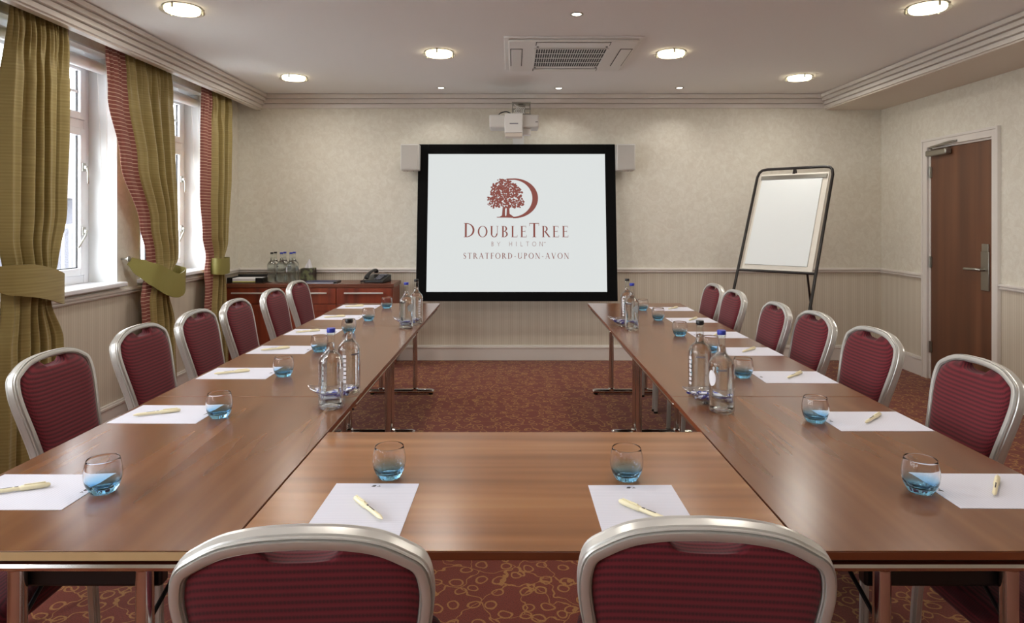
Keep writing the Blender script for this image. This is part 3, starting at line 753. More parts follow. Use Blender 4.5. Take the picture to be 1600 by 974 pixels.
D = [('near left pair of bottles', -.668, 2.445, R(4)), ('near right pair of bottles', .713, 2.404, R(-8)), ('far left pair of bottles', -.668, 4.163, R(0)), ('far right pair of bottles', .690, 4.160, R(-25))]
dish0 = None
for i, (nm_, x, y, a) in enumerate(D):
    lb = 'boat-shaped clear glass dish of sweets beside the '+nm_
    if dish0 is None: dish0 = make_dish(lb); dd = dish0
    else: dd = dup(dish0, lb)
    dd.location = (x, y, TZ); dd.rotation_euler = (0, 0, a)
    sp = [(-.052, 0), (-.026, .016), (-.024, -.016), (.004, .017), (.002, -.015), (.030, .010), (.032, -.014), (.058, 0), (-.012, 0), (.016, 0)]
    for k, (u, v) in enumerate(sp):
        zz = bowlz(u, v)+.0135+(.014 if k > 7 else 0)
        p = Matrix.Rotation(a, 3, 'Z') @ Vector((u, v, 0))
        sweet('blue and white wrapped sweet in the glass dish beside the '+nm_, 'wrapped sweets beside the '+nm_, (x+p.x, y+p.y, TZ+zz), (PI/2+random.uniform(-.25, .25), 0, random.uniform(0, 3)))

# ---------------------------------------------------------------- sideboard and what stands on it
sbx0, sbx1, sby0, sby1, SBZ = -2.69, -1.105, 6.07, 6.465, .795
sb = thing('sideboard', 'cherry wood sideboard with drawers and steel handles under the left back wall', 'sideboard', ((sbx0+sbx1)/2, (sby0+sby1)/2, 0))
hx, hy = (sbx1-sbx0)/2, (sby1-sby0)/2
MB().box(-hx, hx, -hy, hy, SBZ-.035, SBZ).build('worktop', 'side_top', sb, bevel=.003)
MB().box(-hx+.012, hx-.012, -hy+.022, hy, .06, SBZ-.035).box(-hx+.04, hx-.04, -hy+.06, hy-.02, 0, .06).build('carcass', 'cherry_x', sb)
for k in range(3):
    a = -hx+.014+k*(2*hx-.028)/3; c = a+(2*hx-.028)/3
    dr = MB().box(a+.003, c-.003, -hy+.003, -hy+.021, SBZ-.185, SBZ-.040).build('drawer', 'cherry_x', sb, bevel=.002)
    def handle(par, z, x0_, x1_):
        b = MB(); b.box(x0_, x1_, -hy-.028, -hy-.016, z-.007, z+.007)
        for xx in (x0_+.02, x1_-.03): b.box(xx, xx+.01, -hy-.018, -hy+.004, z-.005, z+.005)
        b.build('handle', 'bright_steel', par, bevel=.002)
    handle(dr, SBZ-.085, (a+c)/2-.18, (a+c)/2+.18)
    dz0, dz1 = .07, SBZ-.190
    b = MB().box(a+.003, c-.003, -hy+.010, -hy+.021, dz0, dz1)
    for (p, q, u, v) in ((a+.003, a+.063, dz0, dz1), (c-.063, c-.003, dz0, dz1), (a+.063, c-.063, dz1-.06, dz1), (a+.063, c-.063, dz0, dz0+.06)): b.box(p, q, -hy+.003, -hy+.0125, u, v)
    b.build('door', 'cherry_x', sb, bevel=.002)
# bottles on the sideboard
k = 0
for (x, y, c, nm_) in ((-2.283, 6.31, 'cap_black', 'back left'), (-2.193, 6.31, 'cap_blue', 'back middle'), (-2.103, 6.31, 'cap_blue', 'back right'), (-2.280, 6.21, 'cap_black', 'front left'), (-2.190, 6.21, 'cap_blue', 'front middle'), (-2.100, 6.21, 'cap_blue', 'front right')):
    bottle('clear water bottle in the cluster on the sideboard, %s with %s cap' % (nm_, 'black' if c == 'cap_black' else 'blue'), x, y, c, SBZ, R(180+37*k), 'water bottles clustered on the sideboard'); k += 1
# letter tray
r = thing('letter_tray', 'black letter tray holding papers at the left end of the sideboard', 'tray', (-2.51, 6.26, SBZ))
b = MB().box(-.165, .165, -.12, .12, 0, .006)
b.box(-.165, -.158, -.12, .12, .006, .05).box(.158, .165, -.12, .12, .006, .05).box(-.158, .158, .113, .12, .006, .065)
b.box(-.165, -.115, -.12, -.113, .006, .05).box(.10, .165, -.12, -.113, .006, .05)
b.build('tray', 'black', r, bevel=.002)
o = MB().box(-.15, .15, -.108, .105, 0, .010).build('paper_stack', 'yellow_paper', loc=(-2.51, 6.26, SBZ+.0065)); tag(o, 'yellow paper stack in the black letter tray, under the white one', 'paper')
o = MB().box(-.145, .148, -.104, .104, 0, .022, Matrix.Rotation(R(1.5), 4, 'Z')).build('paper_stack', 'paper', loc=(-2.51, 6.26, SBZ+.017)); tag(o, 'white paper stack on top in the black letter tray', 'paper')
# tissue box
r = thing('tissue_box', 'dark green tissue box with white tissue beside the sideboard bottles', 'tissue box', (-1.985, 6.37, SBZ))
MB().box(-.06, .06, -.06, .06, 0, .125).build('carton', 'tissue_box', r, bevel=.003)
MB().lathe([(.038, .1255), (.036, .1265)], 24, f=lambda p: Vector((p.x, p.y*.5, p.z))).build('opening', 'black', r)
b = MB(); random.seed(3)
def ts(u, v):
    a = 2*PI*u; r_ = .030*(1-v*.85)*(1+.3*math.sin(a*4+v*3)); return (r_*math.cos(a)+.01*v, r_*math.sin(a)*.6, .126+.085*v)
b.grid(ts, 40, 12); b.build('tissue', 'tissue', r, angle=80)
# folder
r = thing('folder', 'navy folder lying flat in the middle of the sideboard', 'folder', (-1.80, 6.185, SBZ), R(3))
MB().box(-.15, .15, -.105, .105, 0, .003).build('back_cover', 'navy', r); MB().box(-.147, .146, -.102, .102, .003, .011).build('pages', 'paper', r); MB().box(-.15, .15, -.105, .105, .011, .014).build('front_cover', 'navy', r, bevel=.001)
MB().box(.13, .156, -.107, .107, 0, .016).build('spine', 'black', r)
# telephone
r = thing('telephone', 'black desk telephone at the right end of the sideboard', 'telephone', (-1.29, 6.24, SBZ), R(-14))
MB().prism([(-.09, 0), (.10, 0), (.10, .065), (.085, .07), (-.09, .022)], -.10, .10, Matrix(((0, 0, 1, 0), (1, 0, 0, 0), (0, 1, 0, 0), (0, 0, 0, 1)))).build('base', 'black', r, bevel=.006, fixn=True)
b = MB()
for i in range(4):
    for j in range(3):
        yy = -.065+i*.026; b.box(.0+j*.022, .014+j*.022, yy, yy+.015, .026+(yy+.09)*.27, .034+(yy+.09)*.27)
b.build('keypad', 'grey_print', r)
MB().box(-.005, .075, .045, .08, .062, .072).build('display', 'grey_print', r)
pp = spline([(-.065, -.10, .042), (-.065, -.085, .062), (-.065, -.03, .088), (-.065, .04, .105), (-.065, .095, .108), (-.065, .115, .088)], 5)
n_ = len(pp)
hs = MB().sweep(pp, [(math.cos(a)*1.0, math.sin(a)*.7) for a in [2*PI*k/12 for k in range(12)]], None, [.024-.008*math.sin(PI*min(1, max(0, (i/n_-.15)/.7))) for i in range(n_)]).build('handset', 'black', r)
b = MB(); hel = []
for k in range(220):
    s = k/219; a = s*2*PI*16
    base = Vector((-.075-.05*math.sin(PI*s), -.11-.01*math.sin(PI*s)+.06*s, .010+.03*(1-s)**6))
    hel.append(base+Vector((.006*math.cos(a), 0, .006*math.sin(a))))
b.tube(hel, .0017, 5).build('coiled_cord', 'black', r)

# ---------------------------------------------------------------- projection screen
S = thing('projection_screen', 'black framed projection screen showing a red tree emblem on the back wall', 'screen', (.033, 6.245, .613))
S.rotation_euler = (-R(6.8), 0, 0)
SW, SH = 1.915/2, 1.52
b = MB(); bw = .098
b.box(-SW, -SW+bw, -.02, .02, 0, SH).box(SW-bw, SW, -.02, .02, 0, SH).box(-SW+bw, SW-bw, -.02, .02, 0, .088).box(-SW+bw, SW-bw, -.02, .02, SH-.095, SH)
M['velvet'] = mat('black_velvet', (10, 10, 11), .9); M['velvet'].node_tree.nodes['Principled BSDF'].inputs['Specular IOR Level'].default_value = .15
b.build('screen_frame', 'velvet', S, bevel=.004)
MB().box(-SW+bw-.005, SW-bw+.005, -.006, .006, .083, SH-.09).build('screen_surface', 'screen_img', S)
b = MB()
for s in (-1, 1): b.box(s*.6-.02, s*.6+.02, .02, .06, .3, SH-.02)
b.build('back_brace', 'black_metal', S)
# glyphs
class G:
    def __init__(s, serif=True): s.p = []; s.serif = serif; s.TH = .135 if serif else .075; s.TN = .045 if serif else .075
    def q(s, a): s.p.append(a); return s
    def rect(s, x0, x1, y0, y1): return s.q([(x0, y0), (x1, y0), (x1, y1), (x0, y1)])
    def V(s, x, w=None, y0=0, y1=1, bs=True, ts=True):
        w = w or s.TH; s.rect(x-w/2, x+w/2, y0, y1)
        if s.serif:
            if bs: s.rect(x-w/2-.075, x+w/2+.075, y0, y0+.03)
            if ts: s.rect(x-w/2-.075, x+w/2+.075, y1-.03, y1)
        return s
    def H(s, x0, x1, y, t_=None):
        t_ = t_ or s.TN; return s.rect(x0, x1, y-t_/2, y+t_/2)
    def arc(s, cx, cy, rx, ry, a0, a1, th=None, tn=None, n=22):
        th = th or s.TH; tn = tn or s.TN
        for k in range(n):
            a, c = [R(a0+(a1-a0)*(k+e)/n) for e in (0, 1)]
            s.q([(cx+rx*math.cos(a), cy+ry*math.sin(a)), (cx+rx*math.cos(c), cy+ry*math.sin(c)), (cx+(rx-th)*math.cos(c), cy+(ry-tn)*math.sin(c)), (cx+(rx-th)*math.cos(a), cy+(ry-tn)*math.sin(a))])
        return s
    def D(s, x0, y0, x1, y1, w):
        s.q([(x0-w/2, y0), (x0+w/2, y0), (x1+w/2, y1), (x1-w/2, y1)]); return s
def glyph(ch, serif=True):
    g = G(serif); T, N = g.TH, g.TN
    if ch == 'D': g.V(.17); g.arc(.2, .5, .58, .5, -90, 90); wd = .84
    elif ch == 'O': g.arc(.43, .5, .43, .51, 0, 360, n=40); wd = .86
    elif ch == 'U': g.V(.15, T, .3, 1, bs=False); g.V(.66, N, .3, 1, bs=False); g.arc(.38, .32, .30, .33, 180, 360, T*.9, N*1.3); wd = .78
    elif ch == 'B': g.V(.16); g.arc(.25, .755, .28, .245, -90, 90); g.arc(.25, .27, .34, .27, -90, 90); g.H(.16, .27, .98); g.H(.16, .27, .52); g.H(.16, .27, .02); wd = .64
    elif ch == 'L': g.V(.16); g.H(.16, .58, .022); (g.rect(.55, .58, 0, .2) if serif else 0); wd = .6
    elif ch in 'EF':
        g.V(.16); g.H(.16, .54, .978); g.H(.16, .46, .52)
        if serif: g.rect(.515, .54, .82, 1); g.rect(.445, .465, .43, .61)
        if ch == 'E': g.H(.16, .58, .022); (g.rect(.555, .58, 0, .2) if serif else 0)
        wd = .62 if ch == 'E' else .58
    elif ch == 'T': g.V(.34, ts=False); g.H(0, .68, .978); (g.rect(0, .025, .8, 1).rect(.655, .68, .8, 1) if serif else 0); wd = .68
    elif ch in 'RP':
        g.V(.16); g.arc(.25, .74, .30, .26, -90, 90); g.H(.16, .27, .978); g.H(.16, .27, .5)
        if ch == 'R': g.D(.70, 0, .33, .5, T*1.1); (g.rect(.62, .8, 0, .03) if serif else 0)
        wd = .74 if ch == 'R' else .6
    elif ch == 'S':
        c = spline([(.44, .82, 0), (.36, .95, 0), (.22, .97, 0), (.10, .86, 0), (.12, .68, 0), (.26, .54, 0), (.41, .40, 0), (.44, .22, 0), (.34, .05, 0), (.18, .03, 0), (.06, .17, 0)], 4)
        for a, d in zip(c, c[1:]):
            t_ = (d-a).normalized(); nn = Vector((-t_.y, t_.x, 0)); w0 = (N+(T-N)*max(0, 1-abs(a.y-.5)*2.4))/2+.01
            g.q([tuple((a-nn*w0)[:2]), tuple((d-nn*w0)[:2]), tuple((d+nn*w0)[:2]), tuple((a+nn*w0)[:2])])
        wd = .52
    elif ch == 'A': g.D(.08, 0, .38, 1, N); g.D(.70, 0, .38, 1, T); g.H(.18, .60, .34); (g.rect(0, .18, 0, .03).rect(.6, .82, 0, .03) if serif else 0); wd = .8
    elif ch == 'V': g.D(.40, 0, .10, 1, T); g.D(.40, 0, .70, 1, N); (g.rect(0, .22, .97, 1).rect(.6, .8, .97, 1) if serif else 0); wd = .8
    elif ch == 'N': g.V(.12, N); g.V(.72, N); g.D(.70, 0, .14, 1, T); wd = .84
    elif ch == 'H': g.V(.12); g.V(.68); g.H(.12, .68, .52); wd = .8
    elif ch == 'I': g.V(.15); wd = .3
    elif ch == 'Y': g.V(.35, None, 0, .5, ts=False); g.D(.35, .45, .02, 1, T); g.D(.35, .45, .68, 1, T); wd = .7
    elif ch == '-': g.H(.05, .32, .38, .08); wd = .38
    elif ch == ' ': wd = .5
    elif ch == 'M': g.V(.1); g.V(.8); g.D(.45, 0, .12, 1, T); g.D(.45, 0, .78, 1, T); wd = .9
    return g.p, wd
def text(name, chars, x0, x1, ybase, depth, serif=True):
    """chars: list of (char, height); fitted to x0..x1"""
    items = [(glyph(c, serif), h_) for c, h_ in chars]
    tot = sum(wd*h_ for (p, wd), h_ in items); gap = ((x1-x0)-tot)/(len(items)-1)
    b = MB(); x = x0; k = 0
    for (polys, wd), h_ in items:
        for pl in polys:
            k += 1; d = depth-.00002*(k % 7)
            b.add([(x+px*h_, d, ybase+py*h_) for px, py in pl], [(0, 1, 2, 3)])
        x += wd*h_+gap
    return b
U = lambda x: (x-808)*.00617
V_ = lambda y: (471-y)*.0062
txt = [('D', 22*.0062)]+[(c, 17.5*.0062) for c in 'OUBLE']+[('T', 22*.0062)]+[(c, 17.5*.0062) for c in 'REE']
bb = text('t', txt, U(725), U(889), V_(372.5), -.0075); bb.build('lettering', 'logo_red', S)
bb = text('t', [(c, 7*.0062) for c in 'BY HILTON'], U(768), U(849), V_(386.5), -.0075, False)
bb.add([(U(850)+p, -.0075, V_(381)+q) for p, q in ((0, 0), (.02, 0), (.02, .004), (0, .004))], [(0, 1, 2, 3)])
bb.build('lettering', 'logo_red', S)
bb = text('t', [(c, 9*.0062) for c in 'STRATFORD-UPON-AVON'], U(725), U(889), V_(406), -.0075); bb.build('lettering', 'logo_red', S)
# emblem: tree in front of a letter D
b = MB(); cnt = 0
def P2(x, y): return (U(x), V_(y))
def ad(poly):
    global cnt
    cnt += 1; d = -.0075-.00001*(cnt % 9); b.add([(x, d, z) for x, z in poly], [tuple(range(len(poly)))])
n = 30
for k in range(n):
    a, c = [R(-92+(184)*(k+e)/n) for e in (0, 1)]
    f = lambda a, rx, ry, cx: P2(cx+rx*math.cos(a), 311.5-ry*math.sin(a))
    ad([f(a, 37.5, 31.5, 804.0), f(c, 37.5, 31.5, 804.0), f(c, 31.0, 29.2, 801.5), f(a, 31.0, 29.2, 801.5)])
ad([P2(792, 280.4), P2(806, 280.0), P2(806, 282.4), P2(792, 282.8)]); ad([P2(777, 342), P2(804, 342), P2(804, 340.8), P2(777, 340.8)])
for pl in ([(786.2, 325), (789.8, 325), (789.8, 338), (792, 342), (780, 341.5), (785, 338.5)], [(792.6, 325), (796.2, 325), (797, 336), (806, 342.5), (790, 342), (792, 338)]): ad([P2(*p) for p in pl])
random.seed(11)
def incrown(x, y):
    for cx, cy, rx, ry in ((787, 300, 20, 19.5), (773, 315, 11.5, 11.5), (800, 305, 17, 17), (808, 318, 11.5, 9), (788, 317, 22, 10)):
        if ((x-cx)/rx)**2+((y-cy)/ry)**2 < 1: return True
    return False
m_ = 0
while m_ < 620:
    x, y = random.uniform(760, 822), random.uniform(279, 329)
    if not incrown(x, y): continue
    m_ += 1; s = random.uniform(1.0, 1.75); a0 = random.uniform(0, PI)
    ad([P2(x+s*(1.25 if i % 2 else .75)*math.cos(a0+i*PI/4), y+s*math.sin(a0+i*PI/4)) for i in range(8)])
b.build('emblem', 'logo_red', S)

# speakers either side
for lb, x in (('small white wall speaker at the upper left corner of the screen', -.99), ('small white wall speaker at the upper right corner of the screen', 1.078)):
    r = thing('wall_speaker', lb, 'speaker', (x, 6.335, 1.86), group='wall speakers beside the screen')
    MB().box(-.088, .088, -.06, .10, 0, .252).build('cabinet', 'beige_plastic', r, bevel=.008)
    g = mat('speaker_grille', (198, 194, 188), .7); tt = NT(g); ch = tt.n('ShaderNodeTexVoronoi'); ch.inputs['Scale'].default_value = 260; ch.inputs['Randomness'].default_value = 0; tt.l(tt.obj(), ch.inputs['Vector'])
    tt.l(tt.ramp(ch.outputs['Distance'], [(.25, (150, 146, 142)), (.45, (206, 202, 196))]), tt.b.inputs['Base Color'])
    MB().box(-.078, .078, -.066, -.058, .010, .242).build('grille', g, r, bevel=.003)
    MB().box(-.02, .02, .10, YB-6.335, .10, .16).build('bracket', 'steel', r)
    for s in (-1, 1): MB().lathe([(.005, -.008), (.005, 0)], 8, (s*.03, 0, 0)).build('screw', 'steel', r)
# projector
r = thing('projector', 'white projector on a wall arm above the screen', 'projector', (.008, 5.98, 2.215))
MB().box(-.222, .222, -.10, .16, .0, .115).build('body', 'beige_plastic', r, bevel=.014, seg=3)
MB().box(-.085, .075, -.155, -.095, -.055, .118).build('lens_housing', 'white_plastic', r, bevel=.006)
MB().box(-.082, .072, -.14, .0, -.088, -.053).build('lens_port', 'soffit', r, bevel=.004)
MB().box(.08, .15, -.06, .03, -.062, 0).build('terminal_box', 'white_plastic', r, bevel=.004)
MB().box(.10, .19, -.102, -.099, .078, .090).build('control_panel', 'beige_plastic', r); MB().box(.19, .212, -.103, -.099, .045, .050).build('indicator', 'dark_print', r)
MB().box(-.04, .035, -.158, -.154, .022, .030).build('printed_mark', 'grey_print', r)
br = MB(); br.box(-.02, .15, -.07, .08, .118, .128).box(-.02, .15, -.07, .08, .165, .175).box(-.02, .15, -.07, .08, .22, .235)
for xx in (-.018, .03, .09, .14): br.box(xx, xx+.008, -.05, -.04, .12, .23).box(xx, xx+.008, .05, .06, .12, .23)
br.box(.04, .10, .0, YB-5.98, .185, .225); br.build('mounting_bracket', 'steel', r, bevel=.001)
b = MB()
for k in range(5): b.tube(spline([(.0+k*.012, -.045, .215-k*.01), (.03+k*.015, -.075, .18), (.0+k*.02, -.06, .15), (.05+k*.012, -.05, .125)], 5), .004, 6)
b.build('cable_bundle', 'white_plastic', r)
MB().tube(spline([(-.02, -.03, .13), (-.07, -.05, .148), (-.12, -.06, .135), (-.14, -.07, .115)], 6), .005, 8).build('cable', 'black', r)
tag(MB().box(-.005, .105, YB-.03, YB, 2.06, 2.37).build('cable_trunking', 'white_plastic'), 'white cable trunking on the wall between projector and screen', 'trunking')

# ---------------------------------------------------------------- flip chart easel
BLc, BRc = Vector((1.965, 5.75, .95)), Vector((2.44, 5.30, .95)); tv = Vector((.30, .31, .896))
E = thing('flip_chart_easel', 'black tubular flip chart easel with blank white pad near the door', 'easel', tuple((BLc+BRc)/2-Vector((0, 0, .95))))
eo = Vector(E.location)
ex = (BRc-BLc).normalized(); ez = tv.normalized(); ey = ez.cross(ex)   # ey points away from viewer
def EP(u, v, w_=0): # u from centre along width, v up the slope from bottom bar, w_ behind
    return (BLc+BRc)/2-eo+ex*u+ez*v+ey*w_
Wd = (BRc-BLc).length/2; Hh = tv.length
vb = -(.95-.012)/ez.z
pts = [EP(-Wd, vb), EP(-Wd, -.3), EP(-Wd, Hh-.08), EP(-Wd+.012, Hh-.03), EP(-Wd+.035, Hh-.007), EP(-Wd+.08, Hh), EP(0, Hh), EP(Wd-.08, Hh), EP(Wd-.035, Hh-.007), EP(Wd-.012, Hh-.03), EP(Wd, Hh-.08), EP(Wd, -.3), EP(Wd, vb)]
MB().tube(pts, .0125, 12).build('frame', 'black_metal', E)
MB().tube([EP(-Wd, 0), EP(Wd, 0)], .010, 10).build('lower_bar', 'black_metal', E)
foot = Vector((2.88, 6.22, .012))-eo
MB().tube([EP(0, Hh-.01, .015), foot], .010, 10).build('rear_leg', 'black_metal', E)
def ebox(b, u0, u1, v0, v1, w0, w1):
    vs = [EP(u, v, w_) for w_ in (w0, w1) for v in (v0, v1) for u in (u0, u1)]
    return b.add(vs, [(0, 2, 3, 1), (4, 5, 7, 6), (0, 1, 5, 4), (2, 6, 7, 3), (0, 4, 6, 2), (1, 3, 7, 5)])
M['board'] = mat('easel_board', (222, 216, 204), .4)
ebox(MB(), -Wd+.035, Wd-.03, .012, Hh-.055, -.004, .006).build('board', 'board', E, fixn=True)
ebox(MB(), -Wd+.045, Wd-.04, Hh-.115, Hh-.075, -.016, -.003).build('pad_clamp', 'steel', E, bevel=.003, fixn=True)
ebox(MB(), -.012, .012, Hh-.06, Hh, -.006, .006).build('hanger', 'black_metal', E, fixn=True)
M['pad'] = mat('flip_pad', (230, 234, 234), .7)
pd = ebox(MB(), -Wd+.055, Wd-.075, .055, Hh-.117, -.012, -.0045).build('paper_pad', 'pad', fixn=True)
pd.location = eo; tag(pd, 'blank white flip chart paper pad clamped to the black easel', 'paper pad')
for u in (-Wd, Wd): MB().lathe([(.015, 0), (.016, .03)], 12, tuple(EP(u, vb)-Vector((0, 0, .012)))).build('foot_cap', 'black', E)

# ---------------------------------------------------------------- ceiling fittings
lamps = [(-1.923, 3.82, 'upper left corner of the view'), (2.39, 3.79, 'upper right corner of the view'), (-.546, 4.83, 'left of the air conditioning unit'), (1.16, 4.83, 'right of the air conditioning unit'), (-1.887, 5.65, 'far left near the cornice'), (2.46, 5.65, 'far right near the cornice'),
         (-.546, 2.6, 'just above the view, left'), (1.16, 2.6, 'just above the view, right'), (-1.9, 1.6, 'over the near left table, out of view'), (2.4, 1.6, 'over the near right table, out of view'), (.3, -.4, 'behind the camera')]
lamp0 = None
def areal(name, par, size, e, spread, z):
    L = bpy.data.lights.new(name, 'AREA'); L.shape = 'DISK'; L.size = size; L.energy = e; L.color = WARM; L.spread = spread
    o = bpy.data.objects.new(name, L); col.objects.link(o); o.parent = par; o.location = (0, 0, z); return o
for x, y, wh in lamps:
    lb = 'round glass ceiling light, '+(wh or 'behind the camera')
    if lamp0 is None:
        r = lamp0 = thing('ceiling_light', lb, 'light', group='round glass ceiling lights')
        MB().lathe([(.106, 0), (.108, -.004), (.100, -.006), (.09, -.002)], 40).build('metal_rim', 'steel', r)
        MB().lathe([(.0005, -.030), (.06, -.030), (.092, -.027), (.098, -.018), (.099, -.006)], 40, cap=False).build('diffuser', 'lamp_on', r)
        MB().lathe([(.09, -.026), (.120, -.0245), (.122, -.0215), (.120, -.0185), (.09, -.0195)], 48, cap=False).build('glass_disc', 'lamp_glass', r)
        for k in range(3): a = 2*PI*k/3+.5; MB().lathe([(.006, 0), (.006, -.03)], 8, (.111*math.cos(a), .111*math.sin(a), 0)).build('glass_clip', 'steel', r)
        areal('bulb', r, .17, LAMP_W, R(175), -.034)
    else: r = dup(lamp0, lb)
    r.location = (x, y, ZC)
spots = [(.38, 3.94, 'in front of the air conditioning unit'), (-.674, 6.13, 'near the cornice, left of the projector'), (.425, 6.15, 'near the cornice, just right of the projector'), (1.55, 6.13, 'near the cornice, right above the screen corner'), (.4, 1.8, 'above the camera')]
sp0 = None
for x, y, wh in spots:
    lb = 'small recessed ceiling spotlight '+(wh or 'behind the camera')
    if sp0 is None:
        r = sp0 = thing('recessed_spotlight', lb, 'spotlight', group='small recessed spotlights')
        MB().lathe([(.040, 0), (.041, -.003), (.034, -.005), (.027, -.001)], 32).build('bezel', 'steel', r)
        MB().lathe([(.0005, -.004), (.02, -.0045), (.027, -.002)], 24, cap=False).build('bulb_face', 'spot_on', r)
        areal('bulb', r, .045, SPOT_W, R(120), -.012)
    else: r = dup(sp0, lb)
    r.location = (x, y, ZC)
# air conditioning cassette
r = thing('air_conditioning_unit', 'square white air conditioning cassette in the ceiling', 'air conditioner', (.41, 4.88, ZC))
q = .475
b = MB(); b.box(-q, q, -q, q, -.012, 0); b.build('panel', 'white_plastic', r, bevel=.008)
b = MB(); b.box(-q+.03, q-.03, -q+.03, q-.03, -.030, -.012); b.build('fascia', 'white_plastic', r, bevel=.014)
M['dark_grey'] = mat('dark_grille', (52, 50, 48), .7)
b = MB().box(-.255, .255, -.27, .27, -.0315, -.029).build('intake', 'dark_grey', r)
b = MB()
for k in range(30): xx = -.25+k*.5/29; b.box(xx-.0022, xx+.0022, -.265, .265, -.0335, -.0315)
for k in range(5): yy = -.265+k*.53/4; b.box(-.255, .255, yy-.004, yy+.004, -.035, -.031)
b.box(-.262, -.252, -.27, .27, -.037, -.030).box(.252, .262, -.27, .27, -.037, -.030)
b.build('grille', 'white_plastic', b and r)
for (x0, x1, y0, y1) in ((-.25, .25, -.425, -.35), (-.25, .25, .35, .425), (-.425, -.35, -.25, .25), (.35, .425, -.25, .25)):
    MB().box(x0-.006, x1+.006, y0-.006, y1+.006, -.0312, -.029).build('air_outlet', 'dark_grey', r)
    MB().box(x0, x1, y0, y1, -.036, -.0312).build('louvre', 'white_plastic', r, bevel=.002)
for s in (-1, 1):
    for s2 in (-1, 1): MB().lathe([(.008, -.033), (.008, -.029)], 10, (s*.24, s2*.31, 0)).build('catch', 'dark_grey', r)
# curtain rail
r = thing('curtain_rail', 'dark curtain rail under the pelmet above the windows', 'curtain rail', (XL+.115, 4.6, PELZ+.09))
MB().box(-.012, .012, -1.7, 1.7, -.01, .01).build('track', 'black_metal', r)
MB().box(-.04, .04, -1.7, 1.7, .01, ZC-PELZ-.09).build('batten', 'black_metal', r)

# ---------------------------------------------------------------- curtains
CX = XL+.115
def curtain(label, left, right, folds, tie, hookside, lin_l=0.0, lin_r=0.0, tie_path=None, seed=1):
    """left/right: tables z -> Y (near edge, far edge); lin_l / lin_r: share of width taken by the red leading edge"""
    rnd = random.Random(seed); ph = [rnd.uniform(-.5, .5) for _ in range(40)]
    y_mid = (interp(left, 2.4)+interp(right, 2.4))/2
    r = thing('curtain', label, 'curtain', (CX, y_mid, 0), group='olive curtains with red striped lining')
    zt = tie
    def pt(u, v):
        z = .012+(2.505-.012)*v
        ya, yb_ = interp(left, z), interp(right, z)
        g = math.exp(-((z-zt)/.16)**2)            # gathered at the tieback
        head = max(0, min(1, (2.50-z)/.35))
        wdt = yb_-ya
        # fold phase, slightly irregular
        p = u*folds*2*PI+.5*math.sin(u*9+ph[0]*4)+.30*math.sin(z*1.3+u*4+ph[1]*5)
        flat = 1
        if lin_l and u < lin_l+.08: flat = .25+.75*max(0, (u-lin_l)/.08)
        amp = (.018+.034*head)*(1-.25*g)*flat
        x = amp*.8*(2.1*abs(math.sin(p/2))**.75-1.35)+flat*(.008*math.sin(2.3*p+ph[2]*6+z*.5)*head)+.003*math.sin(z*3+u*7)
        pk = max(0, min(1, (z-2.18)/.16))*max(0, 1-abs(z-2.40)/.24); x += .015*math.sin(u*folds*8*PI+1.2*math.sin(u*17))*pk
        y = ya+wdt*u+.25*wdt/folds*math.sin(2*p)*.22
        round_ = -.035*(2*u-1)**2*g
        return (x+round_+.012*g, y-y_mid, z)
    b = MB(); nv = 90
    u0, u1 = lin_l, 1-lin_r
    b.grid(lambda u, v: pt(u0+(u1-u0)*u, v), 150, nv); b.build('curtain_fabric', 'olive', r, angle=180, solid=.003)
    if lin_l: MB().grid(lambda u, v: pt(lin_l*u, v), 24, nv).build('striped_edge', 'lining', r, angle=180, solid=.003)
    if lin_r: MB().grid(lambda u, v: pt(1-lin_r+lin_r*u, v), 16, nv).build('striped_edge', 'lining', r, angle=180, solid=.003)
    return r, y_mid
def zy(tab): return sorted(tab)
# nearer curtain
cl1 = zy([(2.5, 3.41), (1.85, 3.37), (1.30, 3.37), (1.10, 3.42), (.95, 3.40), (.7, 3.35), (0, 3.33)])
cr1 = zy([(2.5, 3.84), (1.9, 3.84), (1.45, 3.82), (1.15, 3.75), (1.0, 3.71), (.93, 3.69), (.70, 3.78), (0, 3.82)])
c1, ym1 = curtain('olive curtain nearest the camera, left of the nearer window', cl1, cr1, 5, 1.03, 0, 0, .06, seed=2)
cl2 = zy([(2.5, 4.20), (2.2, 4.24), (1.786, 4.38), (1.35, 4.60), (1.13, 4.68), (1.0, 4.72), (.93, 4.66), (.8, 4.62), (0, 4.60)])
cr2 = zy([(2.5, 5.03), (2.0, 5.06), (1.5, 5.09), (1.1, 5.10), (.95, 4.99), (.85, 4.96), (.6, 5.03), (0, 5.07)])
c2, ym2 = curtain('olive and red lined curtain in the middle, between the two windows', cl2, cr2, 5, .93, 0, .24, .07, seed=5)
cl3 = zy([(2.5, 5.49), (1.6, 5.49), (1.25, 5.54), (1.05, 5.63), (.9, 5.60), (.5, 5.55), (0, 5.55)])
cr3 = zy([(2.5, 6.08), (1.8, 6.06), (1.2, 5.98), (1.0, 5.90), (.85, 5.93), (0, 5.98)])
c3, ym3 = curtain('olive curtain farthest away, beside the sideboard', cl3, cr3, 4, .98, 0, .30, 0, seed=9)
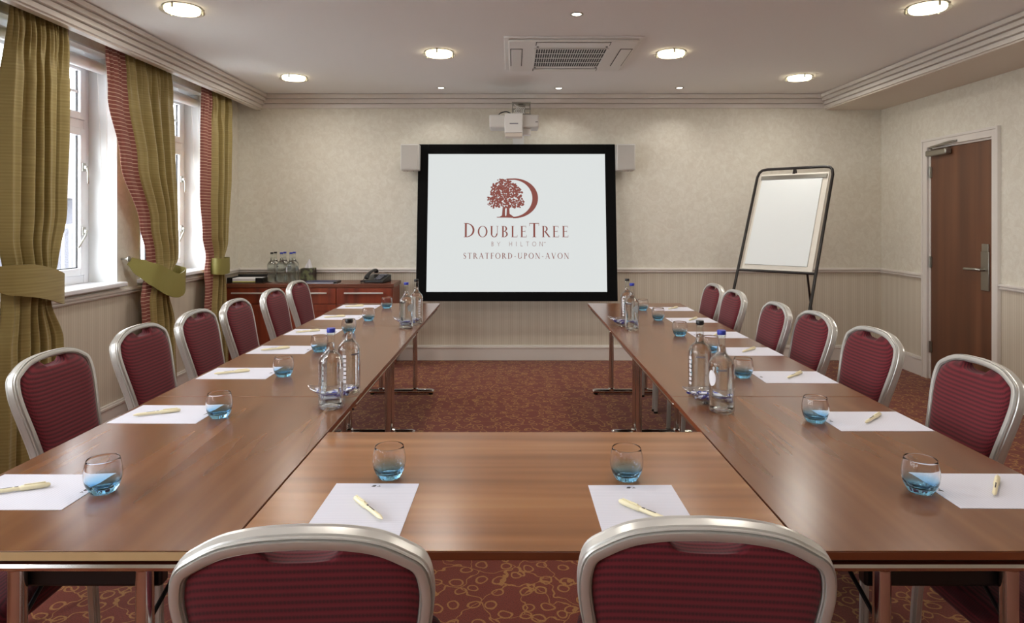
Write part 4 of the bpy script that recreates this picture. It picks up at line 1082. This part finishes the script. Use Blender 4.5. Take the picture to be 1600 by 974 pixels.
def tieback(par, ym, pts, w_, thick=.0):
    """band swept along pts (world), vertical width w_ list"""
    P = spline([(x-CX, y-ym, z) for x, y, z in pts], 8); n = len(P)
    b = MB(); prof = [(-.004, -1), (.004, -1), (.006, 0), (.004, 1), (-.004, 1), (-.006, 0)]
    vs = []; fs = []
    for i, p in enumerate(P):
        tg = (P[min(i+1, n-1)]-P[max(i-1, 0)]).normalized(); up = Vector((0, 0, 1)); up = (up-tg*up.dot(tg)).normalized(); a = tg.cross(up)
        ww = interp([(k/(len(w_)-1), q_) for k, q_ in enumerate(w_)], i/(n-1))
        vs += [p+a*q_[0]+up*(q_[1]*ww/2) for q_ in prof]
    m_ = 6
    for i in range(n-1):
        for k in range(m_): k2 = (k+1) % m_; fs.append((i*m_+k, i*m_+k2, (i+1)*m_+k2, (i+1)*m_+k))
    fs += [tuple(reversed(range(m_))), tuple((n-1)*m_+k for k in range(m_))]
    b.add(vs, fs); return b.build('tieback', 'tie' if par is not c1 else 'olive', par, angle=60, fixn=True)
F = CX+.075
tb = tieback(c1, ym1, [(XL+.02, 3.30, 1.10), (CX-.03, 3.345, 1.085), (F-.03, 3.38, 1.075), (F+.008, 3.46, 1.065), (F+.014, 3.58, 1.035), (F+.0, 3.69, 1.00), (F-.04, 3.735, .99), (CX-.05, 3.74, 1.0), (XL+.04, 3.60, 1.04)], [.06, .13, .16, .17, .17, .17, .16, .12, .08])
hk = MB().lathe([(.006, 0), (.006, .04), (.018, .045), (.018, .05), (.004, .056)], 16, (XL-CX, 3.27-ym1, 1.10), Matrix.Rotation(PI/2, 4, 'Y')).build('tieback_hook', 'steel', c1)
tb = tieback(c2, ym2, [(XL+.045, 4.585, 1.10), (XL+.10, 4.64, 1.045), (F-.02, 4.71, .985), (F+.012, 4.81, .925), (F+.016, 4.92, .895), (F+.01, 5.02, .905), (F-.03, 5.115, .945), (CX-.03, 5.12, .985), (XL+.06, 4.95, 1.03), (XL+.04, 4.70, 1.08)], [.06, .12, .16, .18, .18, .17, .14, .10, .07, .05])
hk = MB().lathe([(.006, 0), (.006, .045), (.02, .05), (.02, .056), (.004, .06)], 16, (XL-CX, 4.56-ym2, 1.115), Matrix.Rotation(PI/2, 4, 'Y')).build('tieback_hook', 'steel', c2)
tb = tieback(c3, ym3, [(XL+.03, 5.80, 1.0), (CX-.03, 5.70, .99), (F-.035, 5.66, .985), (F-.005, 5.675, .983), (F+.004, 5.72, .98), (F+.004, 5.80, .98), (F-.012, 5.875, .985), (CX-.03, 5.90, .99), (XL+.05, 5.88, 1.0)], [.10, .14, .14, .14, .14, .14, .13, .10])
